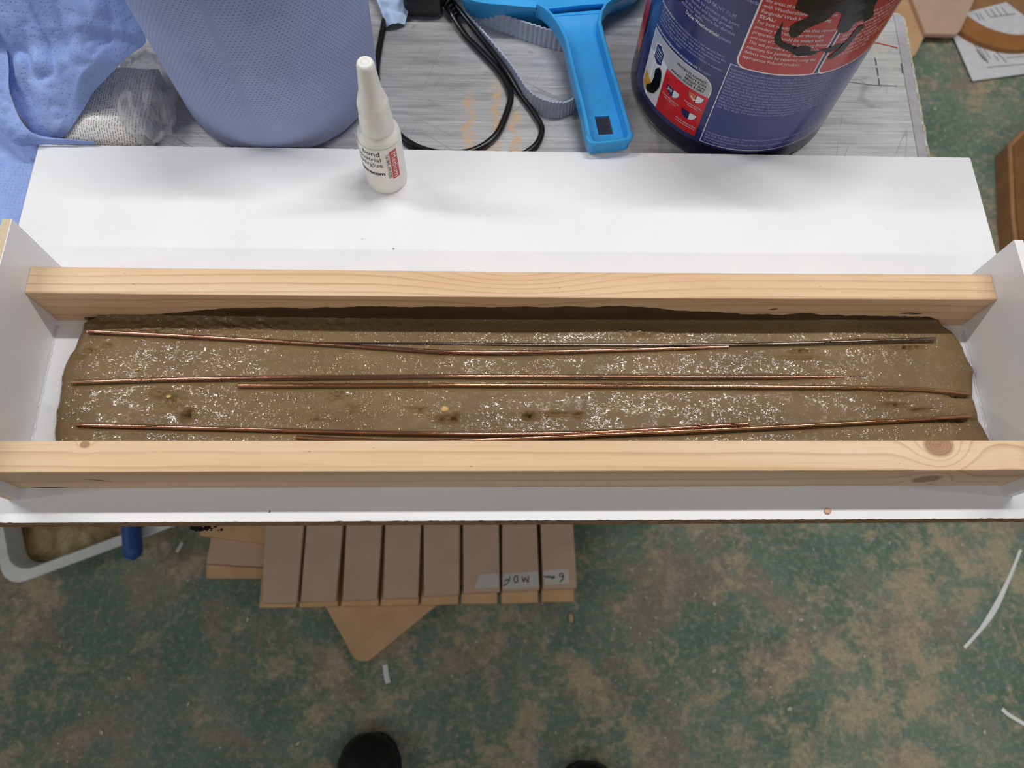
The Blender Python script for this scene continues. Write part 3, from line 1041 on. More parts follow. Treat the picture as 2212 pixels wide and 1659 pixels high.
cyl_patch('red_strip', 0.01716, 28.5, 51, 0.0195, 0.0530, M_RED2, lb, 10)
lettering('lettering', [('Medium', dg(33.2), 0.0510, 0.0068, 0.0295, 0.010, 'L', -math.pi / 2)], gmap(0.01738), M_WPRINT, lb)
lettering('lettering', [('Tel 0845 099 0285', dg(17.5), 0.0510, 0.0042, 0.0295, 0.0, 'L', -math.pi / 2),
                        ('bond', dg(3), 0.0500, 0.0072, None, 0.004, 'R'), ('industrial', dg(4), 0.0432, 0.0066, None, 0.0, 'R'), ('superglue', dg(6.5), 0.0365, 0.0066, None, 0.0, 'R'),
                        ('mitrecom', dg(8), 0.0265, 0.0058, None, 0.03, 'R')], gmap(0.01726), M_KPRINT, lb)
tab = []
for i in range(7):
    a = math.radians(-84 - i * 3.2)
    rr = 0.01712 + 0.0006 * i * i * 0.12
    tab.append((rr * math.sin(a), -rr * math.cos(a)))
Vt = [(x, y, z) for x, y in tab for z in (0.0185, 0.0560)]
mk('label_tab', Vt, [(2 * i, 2 * i + 1, 2 * i + 3, 2 * i + 2) for i in range(6)], plain('label_backing', (232, 230, 226), 0.4), gb, True)

# ------------------------------------------------------------------ blue paper roll
ROX, ROY = -0.211, 0.4065
roll = empty('paper_roll', (ROX, ROY, BZ))
tag(roll, 'large upright roll of blue perforated workshop paper', 'paper roll')
prof = [(0.0, 0.0), (0.074, 0.0), (0.0815, 0.0015), (0.0850, 0.0055), (0.0868, 0.012)] + [(0.0868 + 0.0064 * t, 0.012 + 0.188 * t) for t in (0.1, 0.25, 0.4, 0.55, 0.7, 0.85, 1.0)]
ro = lathe('wound_paper', prof + [(0.0920, 0.2005), (0.035, 0.2005)], M_ROLL, roll, 96)
lathe('core_tube', [(0.036, 0.2005), (0.036, 0.2010), (0.032, 0.2010), (0.032, 0.02)], M_CARD, roll, 40)

# ------------------------------------------------------------------ paint tub
TX, TY = 0.202, 0.4118
tub = empty('paint_tub', (TX, TY, BZ))
tag(tub, 'navy plastic masonry paint tub with red and blue printed label, splashed black', 'paint tub')
RT = lambda z: 0.0925 + 0.0025 * (z + 0.018) / 0.218           # z in world
tz = lambda z: z - BZ
lathe('body', [(0, 0.0), (0.0880, 0.0), (0.0915, 0.0012), (0.0928, 0.004)] + [(RT(z) - 0.0001, tz(z)) for z in (-0.012, 0.03, 0.08, 0.13, 0.175)] + [(0.098, 0.1935), (0.0985, 0.197), (0.0985, 0.204), (0.0955, 0.2045)], M_NAVY, tub, 120)
lathe('lid', [(0.0953, 0.2035), (0.0990, 0.2040), (0.1000, 0.2050), (0.1000, 0.2100), (0.0985, 0.2115), (0.0940, 0.2115), (0.0920, 0.2080), (0.0, 0.2080)], M_NAVY, tub, 96)


def tmap(off):
    def f(u, z):                 # u in degrees, z world height
        a = math.radians(u)
        r = RT(z) + off
        return (r * math.sin(a), -r * math.cos(a), tz(z))
    return f


def tub_patch(name, outline, off, mat, parent=tub, step=2.0):
    """panel given as a closed outline in (degrees, height); cut into narrow columns so that it follows the wall"""
    bm = bmesh.new()
    bm.faces.new([bm.verts.new((u, z * 1000, 0)) for u, z in outline])
    us = [p[0] for p in outline]
    a = math.floor(min(us))
    while a < max(us):
        g = list(bm.verts) + list(bm.edges) + list(bm.faces)
        bmesh.ops.bisect_plane(bm, geom=g, plane_co=(a, 0, 0), plane_no=(1, 0, 0))
        a += step
    bmesh.ops.triangulate(bm, faces=[f for f in bm.faces if len(f.verts) > 4])
    mp = tmap(off)
    for v in bm.verts:
        v.co = Vector(mp(v.co.x, v.co.y / 1000))
    for f in bm.faces:
        f.normal_update()
        if f.normal.dot(Vector((f.calc_center_median().x, f.calc_center_median().y, 0))) < 0:
            f.normal_flip()
    me = bpy.data.meshes.new(name)
    bm.to_mesh(me); bm.free()
    me.polygons.foreach_set('use_smooth', [True] * len(me.polygons))
    me.materials.append(mat)
    o = bpy.data.objects.new(name, me)
    COL.objects.link(o)
    o.parent = parent
    return o


def rrect(u0, u1, z0, z1, bl=0, br=0, tr=0, tl=0, n=6):
    """rounded rectangle, radii in metres"""
    K = 1 / 0.00163
    out = []
    for (cu, cz, r, a0) in ((u0, z0, bl, 180), (u1, z0, br, 270), (u1, z1, tr, 0), (u0, z1, tl, 90)):
        if r == 0:
            out.append((cu, cz)); continue
        sx = 1 if cu == u0 else -1
        sy = 1 if cz == z0 else -1
        for i in range(n + 1):
            a = math.radians(a0 + 90 * i / n)
            out.append((cu + (sx * r + r * math.cos(a)) * K, cz + sy * r + r * math.sin(a)))
    return out


label = tub_patch('label_wrap', rrect(-84, 62, 0.0008, 0.172), 0.00010, M_LABEL)
# wide blue information panel
tub_patch('panel_border', rrect(-27.2, 45.2, 0.0036, 0.0938), 0.00018, M_WPRINT, label)
tub_patch('information_panel', rrect(-26.8, 44.8, 0.0043, 0.0932), 0.00024, M_LABELBOX, label)
# red panels with white rim
tub_patch('panel_border', rrect(-25.4, 12.0, 0.0932, 0.171, 0.0085), 0.00030, M_WPRINT, label)
tub_patch('red_panel', rrect(-24.6, 11.4, 0.0944, 0.171, 0.0075), 0.00036, M_RED, label)
tub_patch('panel_border', rrect(13.4, 62, 0.0920, 0.171, 0.006), 0.00030, M_WPRINT, label)
tub_patch('red_panel', rrect(14.2, 62, 0.0930, 0.171, 0.005), 0.00036, M_RED, label)
tub_patch('red_side_panel', rrect(-112, -87, 0.020, 0.171), 0.00012, M_RED, tub)
# badge panel
tub_patch('badge_border', rrect(-74.3, -30.6, 0.0060, 0.0716, 0.012, 0, 0.012, 0), 0.00018, M_OFFW, label)
tub_patch('badge_panel', rrect(-73.7, -31.2, 0.0064, 0.0710, 0.0115, 0, 0.0115, 0), 0.00024, M_SILVER, label)
tub_patch('badge_white', [(-73.7, 0.018), (-71.5, 0.011), (-68, 0.0066), (-57.7, 0.0066), (-57.7, 0.054), (-63, 0.056), (-73.7, 0.050)], 0.00030, M_OFFW, label)
tub_patch('badge_red', rrect(-57.7, -30.6, 0.0062, 0.0525), 0.00030, M_RED2, label)
tub_patch('house_emblem', [(-69.5, 0.048), (-65.5, 0.0445), (-61.5, 0.048), (-61.5, 0.0605), (-65.5, 0.0655), (-69.5, 0.0625)], 0.00034, M_WPRINT, label)
tub_patch('house_emblem', [(-69.0, 0.0485), (-65.5, 0.0455), (-62.0, 0.0485), (-62.0, 0.060), (-65.5, 0.0645), (-69.0, 0.062)], 0.00038, M_DARKBLUE, label)
tub_patch('yellow_flag', [(-72.8, 0.028), (-72.8, 0.013), (-66.5, 0.0095), (-66.5, 0.0235)], 0.00036, M_YELLOW, label)


def shield(u, z, lm):
    w, h = 4.3, 0.0100
    pts = [(-1, 0.45), (-0.98, 0.0), (-0.8, -0.5), (-0.45, -0.85), (0, -1), (0.45, -0.85), (0.8, -0.5), (0.98, 0.0), (1, 0.45)]
    P = lambda s: [(u + a * w * s, z + b * h * 0.55 * s) for a, b in pts]
    tub_patch('shield_border', P(1.08), 0.00036, M_DARKBLUE, label)
    half = [(u + a * w, z + b * h * 0.55) for a, b in pts if a <= 0]
    tub_patch('shield_half', half + [(u, z + 0.45 * h * 0.55)], 0.00042, lm, label)
    half = [(u + a * w, z + b * h * 0.55) for a, b in pts if a >= 0.0]
    tub_patch('shield_half', [(u + 0.5, z + 0.45 * h * 0.55), (u + 0.5, z - 0.98 * h * 0.55)] + [(max(a, u + 0.5), b) for a, b in half[1:]], 0.00042, M_OFFW, label)


shield(-50.0, 0.0370, M_DARKBLUE)
shield(-37.0, 0.0470, M_ORANGE)
shield(-37.6, 0.0262, M_DARKBLUE)
tub_patch('tick_mark', [(-39.3, 0.0465), (-37.6, 0.0440), (-33.2, 0.0478), (-33.4, 0.0470), (-37.6, 0.0428), (-39.8, 0.0457)], 0.0005, M_WPRINT, label)
MM = 0.00163


def tl(off):
    f = tmap(off)
    return lambda u, z: f(u / MM, z)     # text laid out in metres of arc


def ln(s, u, z, size, ang=None, bold=0.0, al='L'):
    return (s, u * MM, z, size, ang * MM if ang else None, bold, al)


lettering('lettering', [ln('30', -52.2, 0.0355, 0.0042, 3.4, 0.02, 'C'),
                        ln('Shower Resistance', -50, 0.0275, 0.0023, 11.5, 0.01, 'C'), ln('after 30 mins', -50, 0.0250, 0.0023, 8.5, 0.01, 'C'),
                        ln('Excellent Colour', -36.8, 0.0372, 0.0022, 10.5, 0.01, 'C'), ln('Retention', -36.8, 0.0350, 0.0022, 6.5, 0.01, 'C'),
                        ln('Mould, Algae & Dirt', -37.6, 0.0150, 0.0023, 12.5, 0.01, 'C'), ln('resistant paint film', -37.6, 0.0125, 0.0023, 12, 0.01, 'C'),
                        ln('Clean,', -65.5, 0.0585, 0.0026, 5.0, 0.02, 'C'), ln('long lasting', -65.5, 0.0558, 0.0022, 5.8, 0, 'C'), ln('outdoor', -65.5, 0.0532, 0.0022, 5.0, 0, 'C'), ln('protection', -65.5, 0.0506, 0.0022, 5.4, 0, 'C')],
          tl(0.00058), M_WPRINT, label)
lettering('lettering', [ln('PROTECTS AGAINST:', -34.0, 0.0645, 0.0033, 18.5, 0.008, 'R'), ln('HEAVY RAIN', -34.0, 0.0612, 0.0033, 12.0, 0.008, 'R'),
                        ln('BRIGHT SUN', -34.0, 0.0579, 0.0033, 12.0, 0.008, 'R'), ln('MOULD, ALGAE & DIRT', -34.0, 0.0546, 0.0033, 20.5, 0.008, 'R')], tl(0.00040), M_KPRINT, label)
lettering('lettering', [ln('protection', -34.5, 0.1490, 0.0042, 11.5), ln('and colour that lasts for years.', -29, 0.1545, 0.0042, 28, 0, 'R'),
                        ln('THE PROTECTED PAINT FILM', -32.6, 0.1318, 0.0046, 32.0, 0.012, 'R'),
                        ln('a fungicide to protect the paint', -29.6, 0.1268, 0.0040, 32.0, 0, 'R'), ln('film from mould and fungal growth.', -31.5, 0.1225, 0.0040, 33.0, 0, 'R'),
                        ln('is the best choice for durable', -30.0, 0.1182, 0.0040, 28.5, 0, 'R'), ln('exterior walls.', -46.0, 0.1148, 0.0040, 14.5, 0, 'R'), ln('please', -30.3, 0.1105, 0.0042, 6.0, 0, 'R')], tl(0.00022), M_LPRINT, label)
lettering('lettering', [ln('Weathershield', -59.5, 0.1182, 0.0040, 14.0, 0.012, 'R'), ln('Dulux Weathershield', -56.6, 0.1105, 0.0043, 19.8, 0.014, 'L'),
                        ln('Weathershield', -74.5, 0.0960, 0.0032, 12.5, 0.012), ln('weathershieldpromise.dulux.co.uk', -74.0, 0.0738, 0.0034, 32.8, 0.014)], tl(0.00022), M_WPRINT, label)
blk = ['Our unique promise to you: if your walls peel, flake or', 'the paint grows mould within the paint film while you live', 'there, we will return the value of a replacement',
       'product. Register to activate this promise', 'before the paint application required within 6 months', 'of purchase. T&C\'s apply.']
wd = [43, 43, 41, 33, 43, 20]
lettering('lettering', [ln(s, -74.5 + (2 if i else 13), 0.0960 - 0.0032 * i + 0.0, 0.0030, w - (12 if i == 0 else 0)) for i, (s, w) in enumerate(zip(blk, wd))] + [ln('for more', -34.0, 0.0738, 0.0034, 6.5, 0, 'R')], tl(0.00022), M_LPRINT, label)
seal = [('any areas of mould, lichen or algae and', 0.1541, 34, 0), ('with Weathershield Multi-Surface', 0.1495, 31, 0), ('Fungicidal Wash before painting.', 0.1449, 30, 0), ('SEAL:', 0.1403, 7.2, 0.016),
        ('For best results, surfaces that remain', 0.1357, 34, 0), ('powdery or friable after thorough', 0.1311, 30, 0), ('preparation should be sealed with', 0.1265, 31, 0), ('one coat of Dulux Trade Stabilising Primer.', 0.1219, 34.5, 0),
        ('This will provide a sound and stable', 0.1173, 31.5, 0), ('substrate for painting. Surface', 0.1127, 27.5, 0), ('defects should be repaired using the', 0.1081, 32.5, 0), ('appropriate Polycell product.', 0.1035, 26.5, 0)]
lettering('lettering', [ln(s, -23.4, z, 0.0041, w, b) for s, z, w, b in seal], tl(0.00052), M_WPRINT, label)
red2 = ['It is advisable to buy enough', 'paint for a larger area and', 'stir. Use primer before paint.', 'Do not use on bare metal or', 'apply before rain. Do not use in', 'damp or below', '10\u00b0C or frost. When applied', 'not too thick, Does the coverage',
        'of two coats up to 75%', 'leave 4 hours to dry']
lettering('lettering', [ln(s, 16.2, 0.1450 - 0.0041 * i, 0.0036, 27 if i not in (5, 8, 9) else 20) for i, s in enumerate(red2)], tl(0.00042), M_WPRINT, label)
info = ['Harmful to aquatic life with long lasting effects. Keep out of reach of children. If medical advice', 'is needed, have product container or label at hand. Do not get in eyes. Do not breathe spray.', 'Call a POISON CENTER or doctor if you feel unwell. Dispose of contents and container in',
        'accordance with all local, regional, national or international regulation. Do not mix with other', 'product. Contains 1,2-benzisothiazol-3(2H)-one, C(M)IT/MIT (3:1), zinc pyrithione, OIT.', 'May produce an allergic reaction. Warning! Hazardous respirable droplets may be formed',
        'when sprayed. Do not breathe spray or mist. Avoid the inhalation of dust. Wear a suitable face', 'mask if dry sanding. Special precautions should be taken during surface preparation of', '(pre-1960s) paint surfaces over wood and metal as they may contain lead. This product',
        'contains a biocidal product for the preservation of the paint film. Contains Terbutryn (CAS', '886-50-0), OIT (CAS 26530-20-1), Zinc pyrithione (CAS 13463-41-7). Dulux Weathershield', 'Multi-Surface Fungicidal Wash contains benzalkonium chloride. Use biocides safely.',
        'Always read the label and product information before use. EU limit value for this product', '(cat. A/c): 40 g/l. This product contains max. 3 g/l VOC.']
iw = [68, 66.5, 67, 68, 64, 66.5, 68, 65, 65, 66, 66.5, 63, 65, 40]
lettering('lettering', [ln(s, -25.8, 0.0884 - 0.0031 * i, 0.0028, w) for i, (s, w) in enumerate(zip(info, iw))] +
          [ln('For further advice contact AkzoNobel Customer Advice Centre, Wexham Road, Slough,', -25.6, 0.0166, 0.0028, 62), ln('SL2 5DS. Tel: 0333 222 71 71.', -25.6, 0.0133, 0.0028, 21),
           ln('AkzoNobel Decorative Coatings BV, Christian Neefestraat 2, Amsterdam,', -25.6, 0.0100, 0.0028, 54), ln('The Netherlands.', -25.6, 0.0067, 0.0028, 13)], tl(0.00036), M_LPRINT, label)


def splash(outline, off=0.0008, nm='paint_splash', jag=0.6):
    C = [(u * 1.63, z * 1000, 0) for u, z in outline]
    C = catmull(C + [C[0]], 9)[:-1]
    ph = random.uniform(0, 99)
    P = []
    for i, p in enumerate(C):
        a = C[i - 1]; b = C[(i + 1) % len(C)]
        t = Vector((b.x - a.x, b.y - a.y, 0))
        t = t.normalized() if t.length > 1e-6 else Vector((1, 0, 0))
        d = jag * (0.9 * float(vnoise(np.array(i * 0.31 + ph), np.array(0.5), 77)) + 0.6 * float(vnoise(np.array(i * 0.83 + ph), np.array(3.5), 78)))
        P.append(((p.x - t.y * d) / 1.63, (p.y + t.x * d) / 1000))
    return tub_patch(nm, P, off, M_BLACKPAINT, tub)


for k in range(9):     # dry-brush wisps trailing off the spill
    u0 = -13 + 3.2 * k + random.uniform(-1, 1)
    z0 = 0.1195 - 0.0004 * k + random.uniform(-0.003, 0.003)
    L_ = random.uniform(3, 7)
    splash([(u0, z0), (u0 + L_ * 0.5, z0 - 0.0012), (u0 + L_, z0 - 0.0002), (u0 + L_ * 0.5, z0 - 0.0004)], 0.00048 + 0.00001 * k, 'paint_wisp', 0.12)
splash([(-13, 0.172), (-11.5, 0.160), (-10.9, 0.1545), (-7, 0.152), (-4, 0.149), (-8, 0.143), (-9.6, 0.138), (-8.5, 0.132), (-5.4, 0.1305), (-2.9, 0.1374), (1, 0.1435), (4, 0.147), (6.5, 0.1535), (9.5, 0.1500), (10.5, 0.144), (11.5, 0.136),
        (14, 0.1328), (17.5, 0.1341), (18.7, 0.140), (22, 0.141), (24.5, 0.1385), (27, 0.142), (25, 0.149), (24, 0.158), (22, 0.172)])
splash([(-14, 0.1295), (-12.2, 0.1225), (-8, 0.119), (-4.6, 0.1165), (-1, 0.1140), (4, 0.1140), (7.5, 0.1155), (9, 0.1175), (4, 0.1180), (-1, 0.1195), (-3, 0.1220), (-7, 0.1240), (-10, 0.126), (-12, 0.134), (-13.4, 0.142)], 0.00055)
splash([(-4, 0.1200), (-2, 0.1175), (3, 0.1165), (3.5, 0.121), (0, 0.1235)], 0.0009)
splash([(14.8, 0.1085), (17, 0.1078), (20.5, 0.1115), (22.5, 0.118), (24, 0.127), (25.5, 0.134), (21.5, 0.134), (20.5, 0.126), (18.5, 0.119), (16, 0.1125)], 0.0009)
splash([(9, 0.118), (13, 0.1145), (17, 0.1165), (20, 0.121), (17, 0.1215), (12, 0.1195)], 0.00055)
splash([(-62.5, 0.046), (-60, 0.043), (-59.0, 0.030), (-60.5, 0.022), (-63, 0.0155), (-67.5, 0.0115), (-69, 0.0165), (-66, 0.0225), (-64.8, 0.030), (-65, 0.040)], 0.0008, jag=0.4)
splash([(-58, 0.140), (-53, 0.131), (-57, 0.122), (-63, 0.113), (-69, 0.112), (-70, 0.126), (-66, 0.140)], 0.0004)

# ------------------------------------------------------------------ dustpan
pan = empty('dustpan', (0.06, 0.45, BZ))
tag(pan, 'bright blue plastic dustpan with hollow handle pointing at the viewer', 'dustpan')
ZH = 0.016
stations = [((0.020, 0.4655), (0.093, 0.4760)), ((0.026, 0.4620), (0.0855, 0.4690)), ((0.033, 0.456), (0.081, 0.461)), ((0.0395, 0.444), (0.0790, 0.449)), ((0.045, 0.428), (0.081, 0.433)), ((0.049, 0.399), (0.0855, 0.405)), ((0.053, 0.373), (0.0900, 0.379)),
            ((0.0567, 0.3515), (0.0938, 0.3555)), ((0.0590, 0.3320), (0.0970, 0.3360)), ((0.0600, 0.3240), (0.0980, 0.3280)), ((0.0612, 0.3185), (0.0972, 0.3225)), ((0.0640, 0.3150), (0.0940, 0.3195))]
bm = bmesh.new()
WT, DEP = 0.0034, 0.0125
sec = []
for i, (l, r) in enumerate(stations):
    l = Vector((l[0], l[1], 0)); r = Vector((r[0], r[1], 0))
    d = (r - l).normalized()
    bev = 0.0008
    zt = ZH + (0.002 if i < 2 else 0)
    A = l; B = r
    fl_, fr = l + d * (WT * 1.15), r - d * (WT * 1.15)
    pts = [A + Vector((0, 0, zt - DEP - 0.002)), A + Vector((0, 0, zt - bev)), A + d * bev + Vector((0, 0, zt)), A + d * (WT - bev) + Vector((0, 0, zt)), A + d * WT + Vector((0, 0, zt - bev)), fl_ + Vector((0, 0, zt - DEP))]
    for fct in (0.30, 0.74):
        pts.append(fl_ + (fr - fl_) * fct + Vector((0, 0, zt - DEP)))
    pts += [fr + Vector((0, 0, zt - DEP)), B - d * WT + Vector((0, 0, zt - bev)), B - d * (WT - bev) + Vector((0, 0, zt)), B - d * bev + Vector((0, 0, zt)), B + Vector((0, 0, zt - bev)), B + Vector((0, 0, zt - DEP - 0.002))]
    bot = [fl_ + (fr - fl_) * f + Vector((0, 0, zt - DEP - 0.002)) for f in (0.74, 0.30)]
    sec.append([bm.verts.new(p) for p in pts + bot])
NPT = len(sec[0])
hole_i = 7
for i in range(len(sec) - 1):
    for k in range(NPT):
        k2 = (k + 1) % NPT
        if i == hole_i and (k == 6 or k == 14):
            continue
        bm.faces.new((sec[i][k], sec[i][k2], sec[i + 1][k2], sec[i + 1][k]))
a, b_ = sec[hole_i], sec[hole_i + 1]
# walls of the hanging hole (indices: floor 6,7; underside 15,14 after the two extra points)
iu = {6: 15, 7: 14}
bm.faces.new((a[6], b_[6], b_[iu[6]], a[iu[6]])); bm.faces.new((a[7], b_[7], b_[iu[7]], a[iu[7]]))
bm.faces.new((a[6], a[7], a[iu[7]], a[iu[6]])); bm.faces.new((b_[6], b_[7], b_[iu[7]], b_[iu[6]]))
# closed end with a raised lip
e = sec[-1]
bm.faces.new(e)
bmesh.ops.remove_doubles(bm, verts=list(bm.verts), dist=1e-6)
ho = bmo('handle', bm, M_PAN)
rel(auto_smooth(ho, 40), pan)
# lip that closes the end of the channel
lipP = [(0.0606, 0.3225), (0.0618, 0.3180), (0.0650, 0.3158), (0.080, 0.3172), (0.0935, 0.3200), (0.0968, 0.3222), (0.0974, 0.3268)]
endlip = tube('end_lip', catmull([(x, y, ZH - 0.0016) for x, y in lipP], 6), 0.0021, M_PAN, None, 10)
rel(endlip, pan)
bw = bmesh.new()
pv = None
for x, y in [(p.x, p.y) for p in catmull([(x, y, 0) for x, y in lipP], 4)]:
    cur = [bw.verts.new((x, y, ZH - 0.0015)), bw.verts.new((x, y, ZH - DEP - 0.002)), bw.verts.new((x, y + 0.0018, ZH - DEP - 0.002)), bw.verts.new((x, y + 0.0018, ZH - 0.0015))]
    if pv:
        for k in range(4):
            bw.faces.new((pv[k], pv[(k + 1) % 4], cur[(k + 1) % 4], cur[k]))
    pv = cur
rel(bmo('end_wall', bw, M_PAN), pan)
# pan body: rear wall curving round to the sides, open at the far side
top_c = [(-0.060, 0.68), (-0.0595, 0.57), (-0.0585, 0.515), (-0.0520, 0.483), (-0.034, 0.471), (-0.001, 0.467), (0.020, 0.4655)]
top_r = [(0.093, 0.4760), (0.108, 0.486), (0.128, 0.499), (0.142, 0.522), (0.148, 0.58), (0.150, 0.68)]
bot_c = [(-0.050, 0.68), (-0.0495, 0.575), (-0.0485, 0.525), (-0.0450, 0.495), (-0.032, 0.481), (-0.005, 0.4752), (0.020, 0.4742)]
bot_r = [(0.085, 0.489), (0.105, 0.498), (0.122, 0.511), (0.133, 0.533), (0.138, 0.585), (0.139, 0.68)]
mid_t = [(0.0250, 0.4665), (0.0400, 0.4690), (0.0600, 0.4725), (0.0800, 0.4750)]
mid_b = [(0.030, 0.4748), (0.042, 0.4765), (0.058, 0.4800), (0.074, 0.4850)]


def wall(name, tp, bt, zt, zb_, th=0.002, inner=True):
    T = catmull([(x, y, zt) for x, y in tp], 8); B = catmull([(x, y, zb_) for x, y in bt], 8)
    bm = bmesh.new()
    cen = Vector((0.035, 0.60, 0))
    prv = None
    for t, b in zip(T, B):
        inn = (Vector((cen.x, cen.y, 0)) - Vector((t.x, t.y, 0))).normalized() * th
        cur = [bm.verts.new(b), bm.verts.new(t), bm.verts.new(t + inn), bm.verts.new(b + inn)]
        if prv:
            for k in range(4):
                bm.faces.new((prv[k], prv[(k + 1) % 4], cur[(k + 1) % 4], cur[k]))
        prv = cur
    return bmo(name, bm, M_PAN)


rel(auto_smooth(wall('rear_wall', top_c + mid_t + top_r, bot_c + mid_b + bot_r, ZH - 0.003 - 0.0015, BZ), 40), pan)
for pts in (top_c, top_r):
    P = catmull([(x, y, ZH - 0.0005) for x, y in pts], 8)
    bm = bmesh.new()
    prv = None
    for i, p in enumerate(P):
        t = (P[min(i + 1, len(P) - 1)] - P[max(0, i - 1)]).normalized()
        nn = Vector((-t.y, t.x, 0))
        cur = [bm.verts.new(p + Vector((0, 0, -0.004)) - nn * 0.001), bm.verts.new(p - nn * 0.001), bm.verts.new(p + nn * 0.0062 + Vector((0, 0, 0.0006))), bm.verts.new(p + nn * 0.0062 + Vector((0, 0, -0.0018))), bm.verts.new(p + nn * 0.001 + Vector((0, 0, -0.0024)))]
        if prv:
            for k in range(5):
                bm.faces.new((prv[k], prv[(k + 1) % 5], cur[(k + 1) % 5], cur[k]))
        prv = cur
    rel(auto_smooth(bmo('rim', bm, M_PAN), 45), pan)
P = [(p.x, p.y) for p in catmull([(x, y, 0) for x, y in bot_c + mid_b + bot_r], 4)]
rel(prism('pan_floor', P, BZ + 0.0002, BZ + 0.0022, M_PAN), pan)
# sloping inner throat between pan and handle channel
thr = [(0.0285, 0.4640, ZH - DEP + 0.0025), (0.0850, 0.4700, ZH - DEP + 0.0025), (0.094, 0.500, BZ + 0.0030), (0.018, 0.492, BZ + 0.0030)]
rel(mk('throat', thr + [(x, y, z - 0.0015) for x, y, z in thr], [(0, 1, 2, 3), (7, 6, 5, 4), (0, 4, 5, 1), (1, 5, 6, 2), (2, 6, 7, 3), (3, 7, 4, 0)], M_PAN), pan)
for cx, cy, rr in ((0.0655, 0.424, 0.0052), (0.0765, 0.366, 0.0052)):
    rel(lathe('mould_mark', [(rr - 0.00035, 0), (rr, 0.00018), (rr + 0.00035, 0)], M_PAN, None, 28, (cx, cy), uv=False), pan).location.z = ZH - DEP + 0.0001

# ------------------------------------------------------------------ cables, adapter, strap
CZ = BZ + 0.0036
cable = catmull([(-0.1085, 0.505, CZ + 0.012), (-0.1175, 0.490, CZ + 0.004), (-0.122, 0.468, CZ), (-0.1255, 0.417, CZ), (-0.120, 0.379, CZ), (-0.104, 0.348, CZ), (-0.090, 0.3345, CZ), (-0.072, 0.3270, CZ), (-0.052, 0.3255, CZ), (-0.033, 0.331, CZ),
                 (-0.016, 0.347, CZ), (-0.0055, 0.375, CZ), (-0.0035, 0.394, CZ), (-0.0135, 0.4185, CZ), (-0.030, 0.441, CZ), (-0.046, 0.462, CZ), (-0.060, 0.486, CZ + 0.004), (-0.068, 0.498, CZ + 0.008)], 10)
tag(tube('power_cable', cable, 0.0030, M_CABLE, None, 10), 'black cable looping behind the glue bottle', 'cable', 'black cables on the bench')
cable = catmull([(-0.0600, 0.498, CZ + 0.006), (-0.052, 0.488, CZ + 0.005), (-0.0325, 0.459, CZ + 0.003), (-0.0090, 0.420, CZ + 0.003), (0.0060, 0.392, CZ), (0.018, 0.371, CZ), (0.0245, 0.354, CZ), (0.020, 0.338, CZ), (0.008, 0.3265, CZ), (-0.004, 0.323, CZ)], 10)
tag(tube('power_cable', cable, 0.0027, M_CABLE, None, 10), 'black cable curling beside the grey strap loop', 'cable', 'black cables on the bench')
ad = empty('power_adapter', (-0.08, 0.51, BZ))
tag(ad, 'black plastic power adapter at the top edge, source of the cables', 'adapter')
rel(auto_smooth(box('housing', -0.103, -0.0665, 0.484, 0.56, BZ, BZ + 0.034, M_BLACK, None, 0.004, 3)), ad)
for i in range(5):
    t = i / 4
    rel(tube('strain_relief_ring', [Vector((-0.0640 + 0.010 * t, 0.4955 - 0.0125 * t, CZ + 0.0095 - 0.006 * t)), Vector((-0.0630 + 0.010 * t, 0.4942 - 0.0125 * t, CZ + 0.0090 - 0.006 * t))], 0.0052 - 0.0010 * t, M_BLACK, None, 12), ad)
# ribbed grey strap standing on edge in a loop
sp = catmull([(-0.0535, 0.4920, 0), (-0.0425, 0.4780, 0), (-0.0315, 0.4630, 0), (-0.0195, 0.4450, 0), (-0.0070, 0.4240, 0), (0.0025, 0.4040, 0), (0.0115, 0.3850, 0), (0.0235, 0.3730, 0), (0.037, 0.3690, 0), (0.050, 0.3740, 0), (0.060, 0.386, 0), (0.066, 0.402, 0),
              (0.067, 0.420, 0), (0.062, 0.436, 0), (0.050, 0.4455, 0), (0.030, 0.4525, 0), (0.011, 0.4600, 0), (-0.010, 0.4690, 0), (-0.030, 0.4785, 0), (-0.046, 0.489, 0)], 26)
bm = bmesh.new()
prv = None
for i, p in enumerate(sp):
    t = (sp[min(i + 1, len(sp) - 1)] - sp[max(0, i - 1)]).normalized()
    nn = Vector((-t.y, t.x, 0))
    rb = 0.00045 * math.sin(i * 1.05) + 0.0001 * math.sin(i * 0.37)
    lean = 0.0020 * math.sin(i / len(sp) * 6)
    zt = BZ + 0.0090 + 0.0100 * min(1, max(0, (i - 90) / 100)) + 0.0003 * math.sin(i * 0.9) - (0.0018 if p.x > 0.042 else 0.0)
    cur = []
    for s_ in (-0.0008, 0.0008):
        for f in (0.0, 0.33, 0.66, 1.0):
            off = nn * (s_ + rb + lean * f)
            cur.append(bm.verts.new((p.x + off.x, p.y + off.y, BZ + 0.0002 + (zt - BZ) * f)))
    q = [cur[0], cur[1], cur[2], cur[3], cur[7], cur[6], cur[5], cur[4]]
    if prv:
        for k in range(8):
            bm.faces.new((prv[k], prv[(k + 1) % 8], q[(k + 1) % 8], q[k]))
    prv = q
st = bmo('webbing_strap', bm, M_STRAP)
tag(auto_smooth(st, 60), 'ribbed grey webbing strap looped on edge under the dustpan', 'strap')


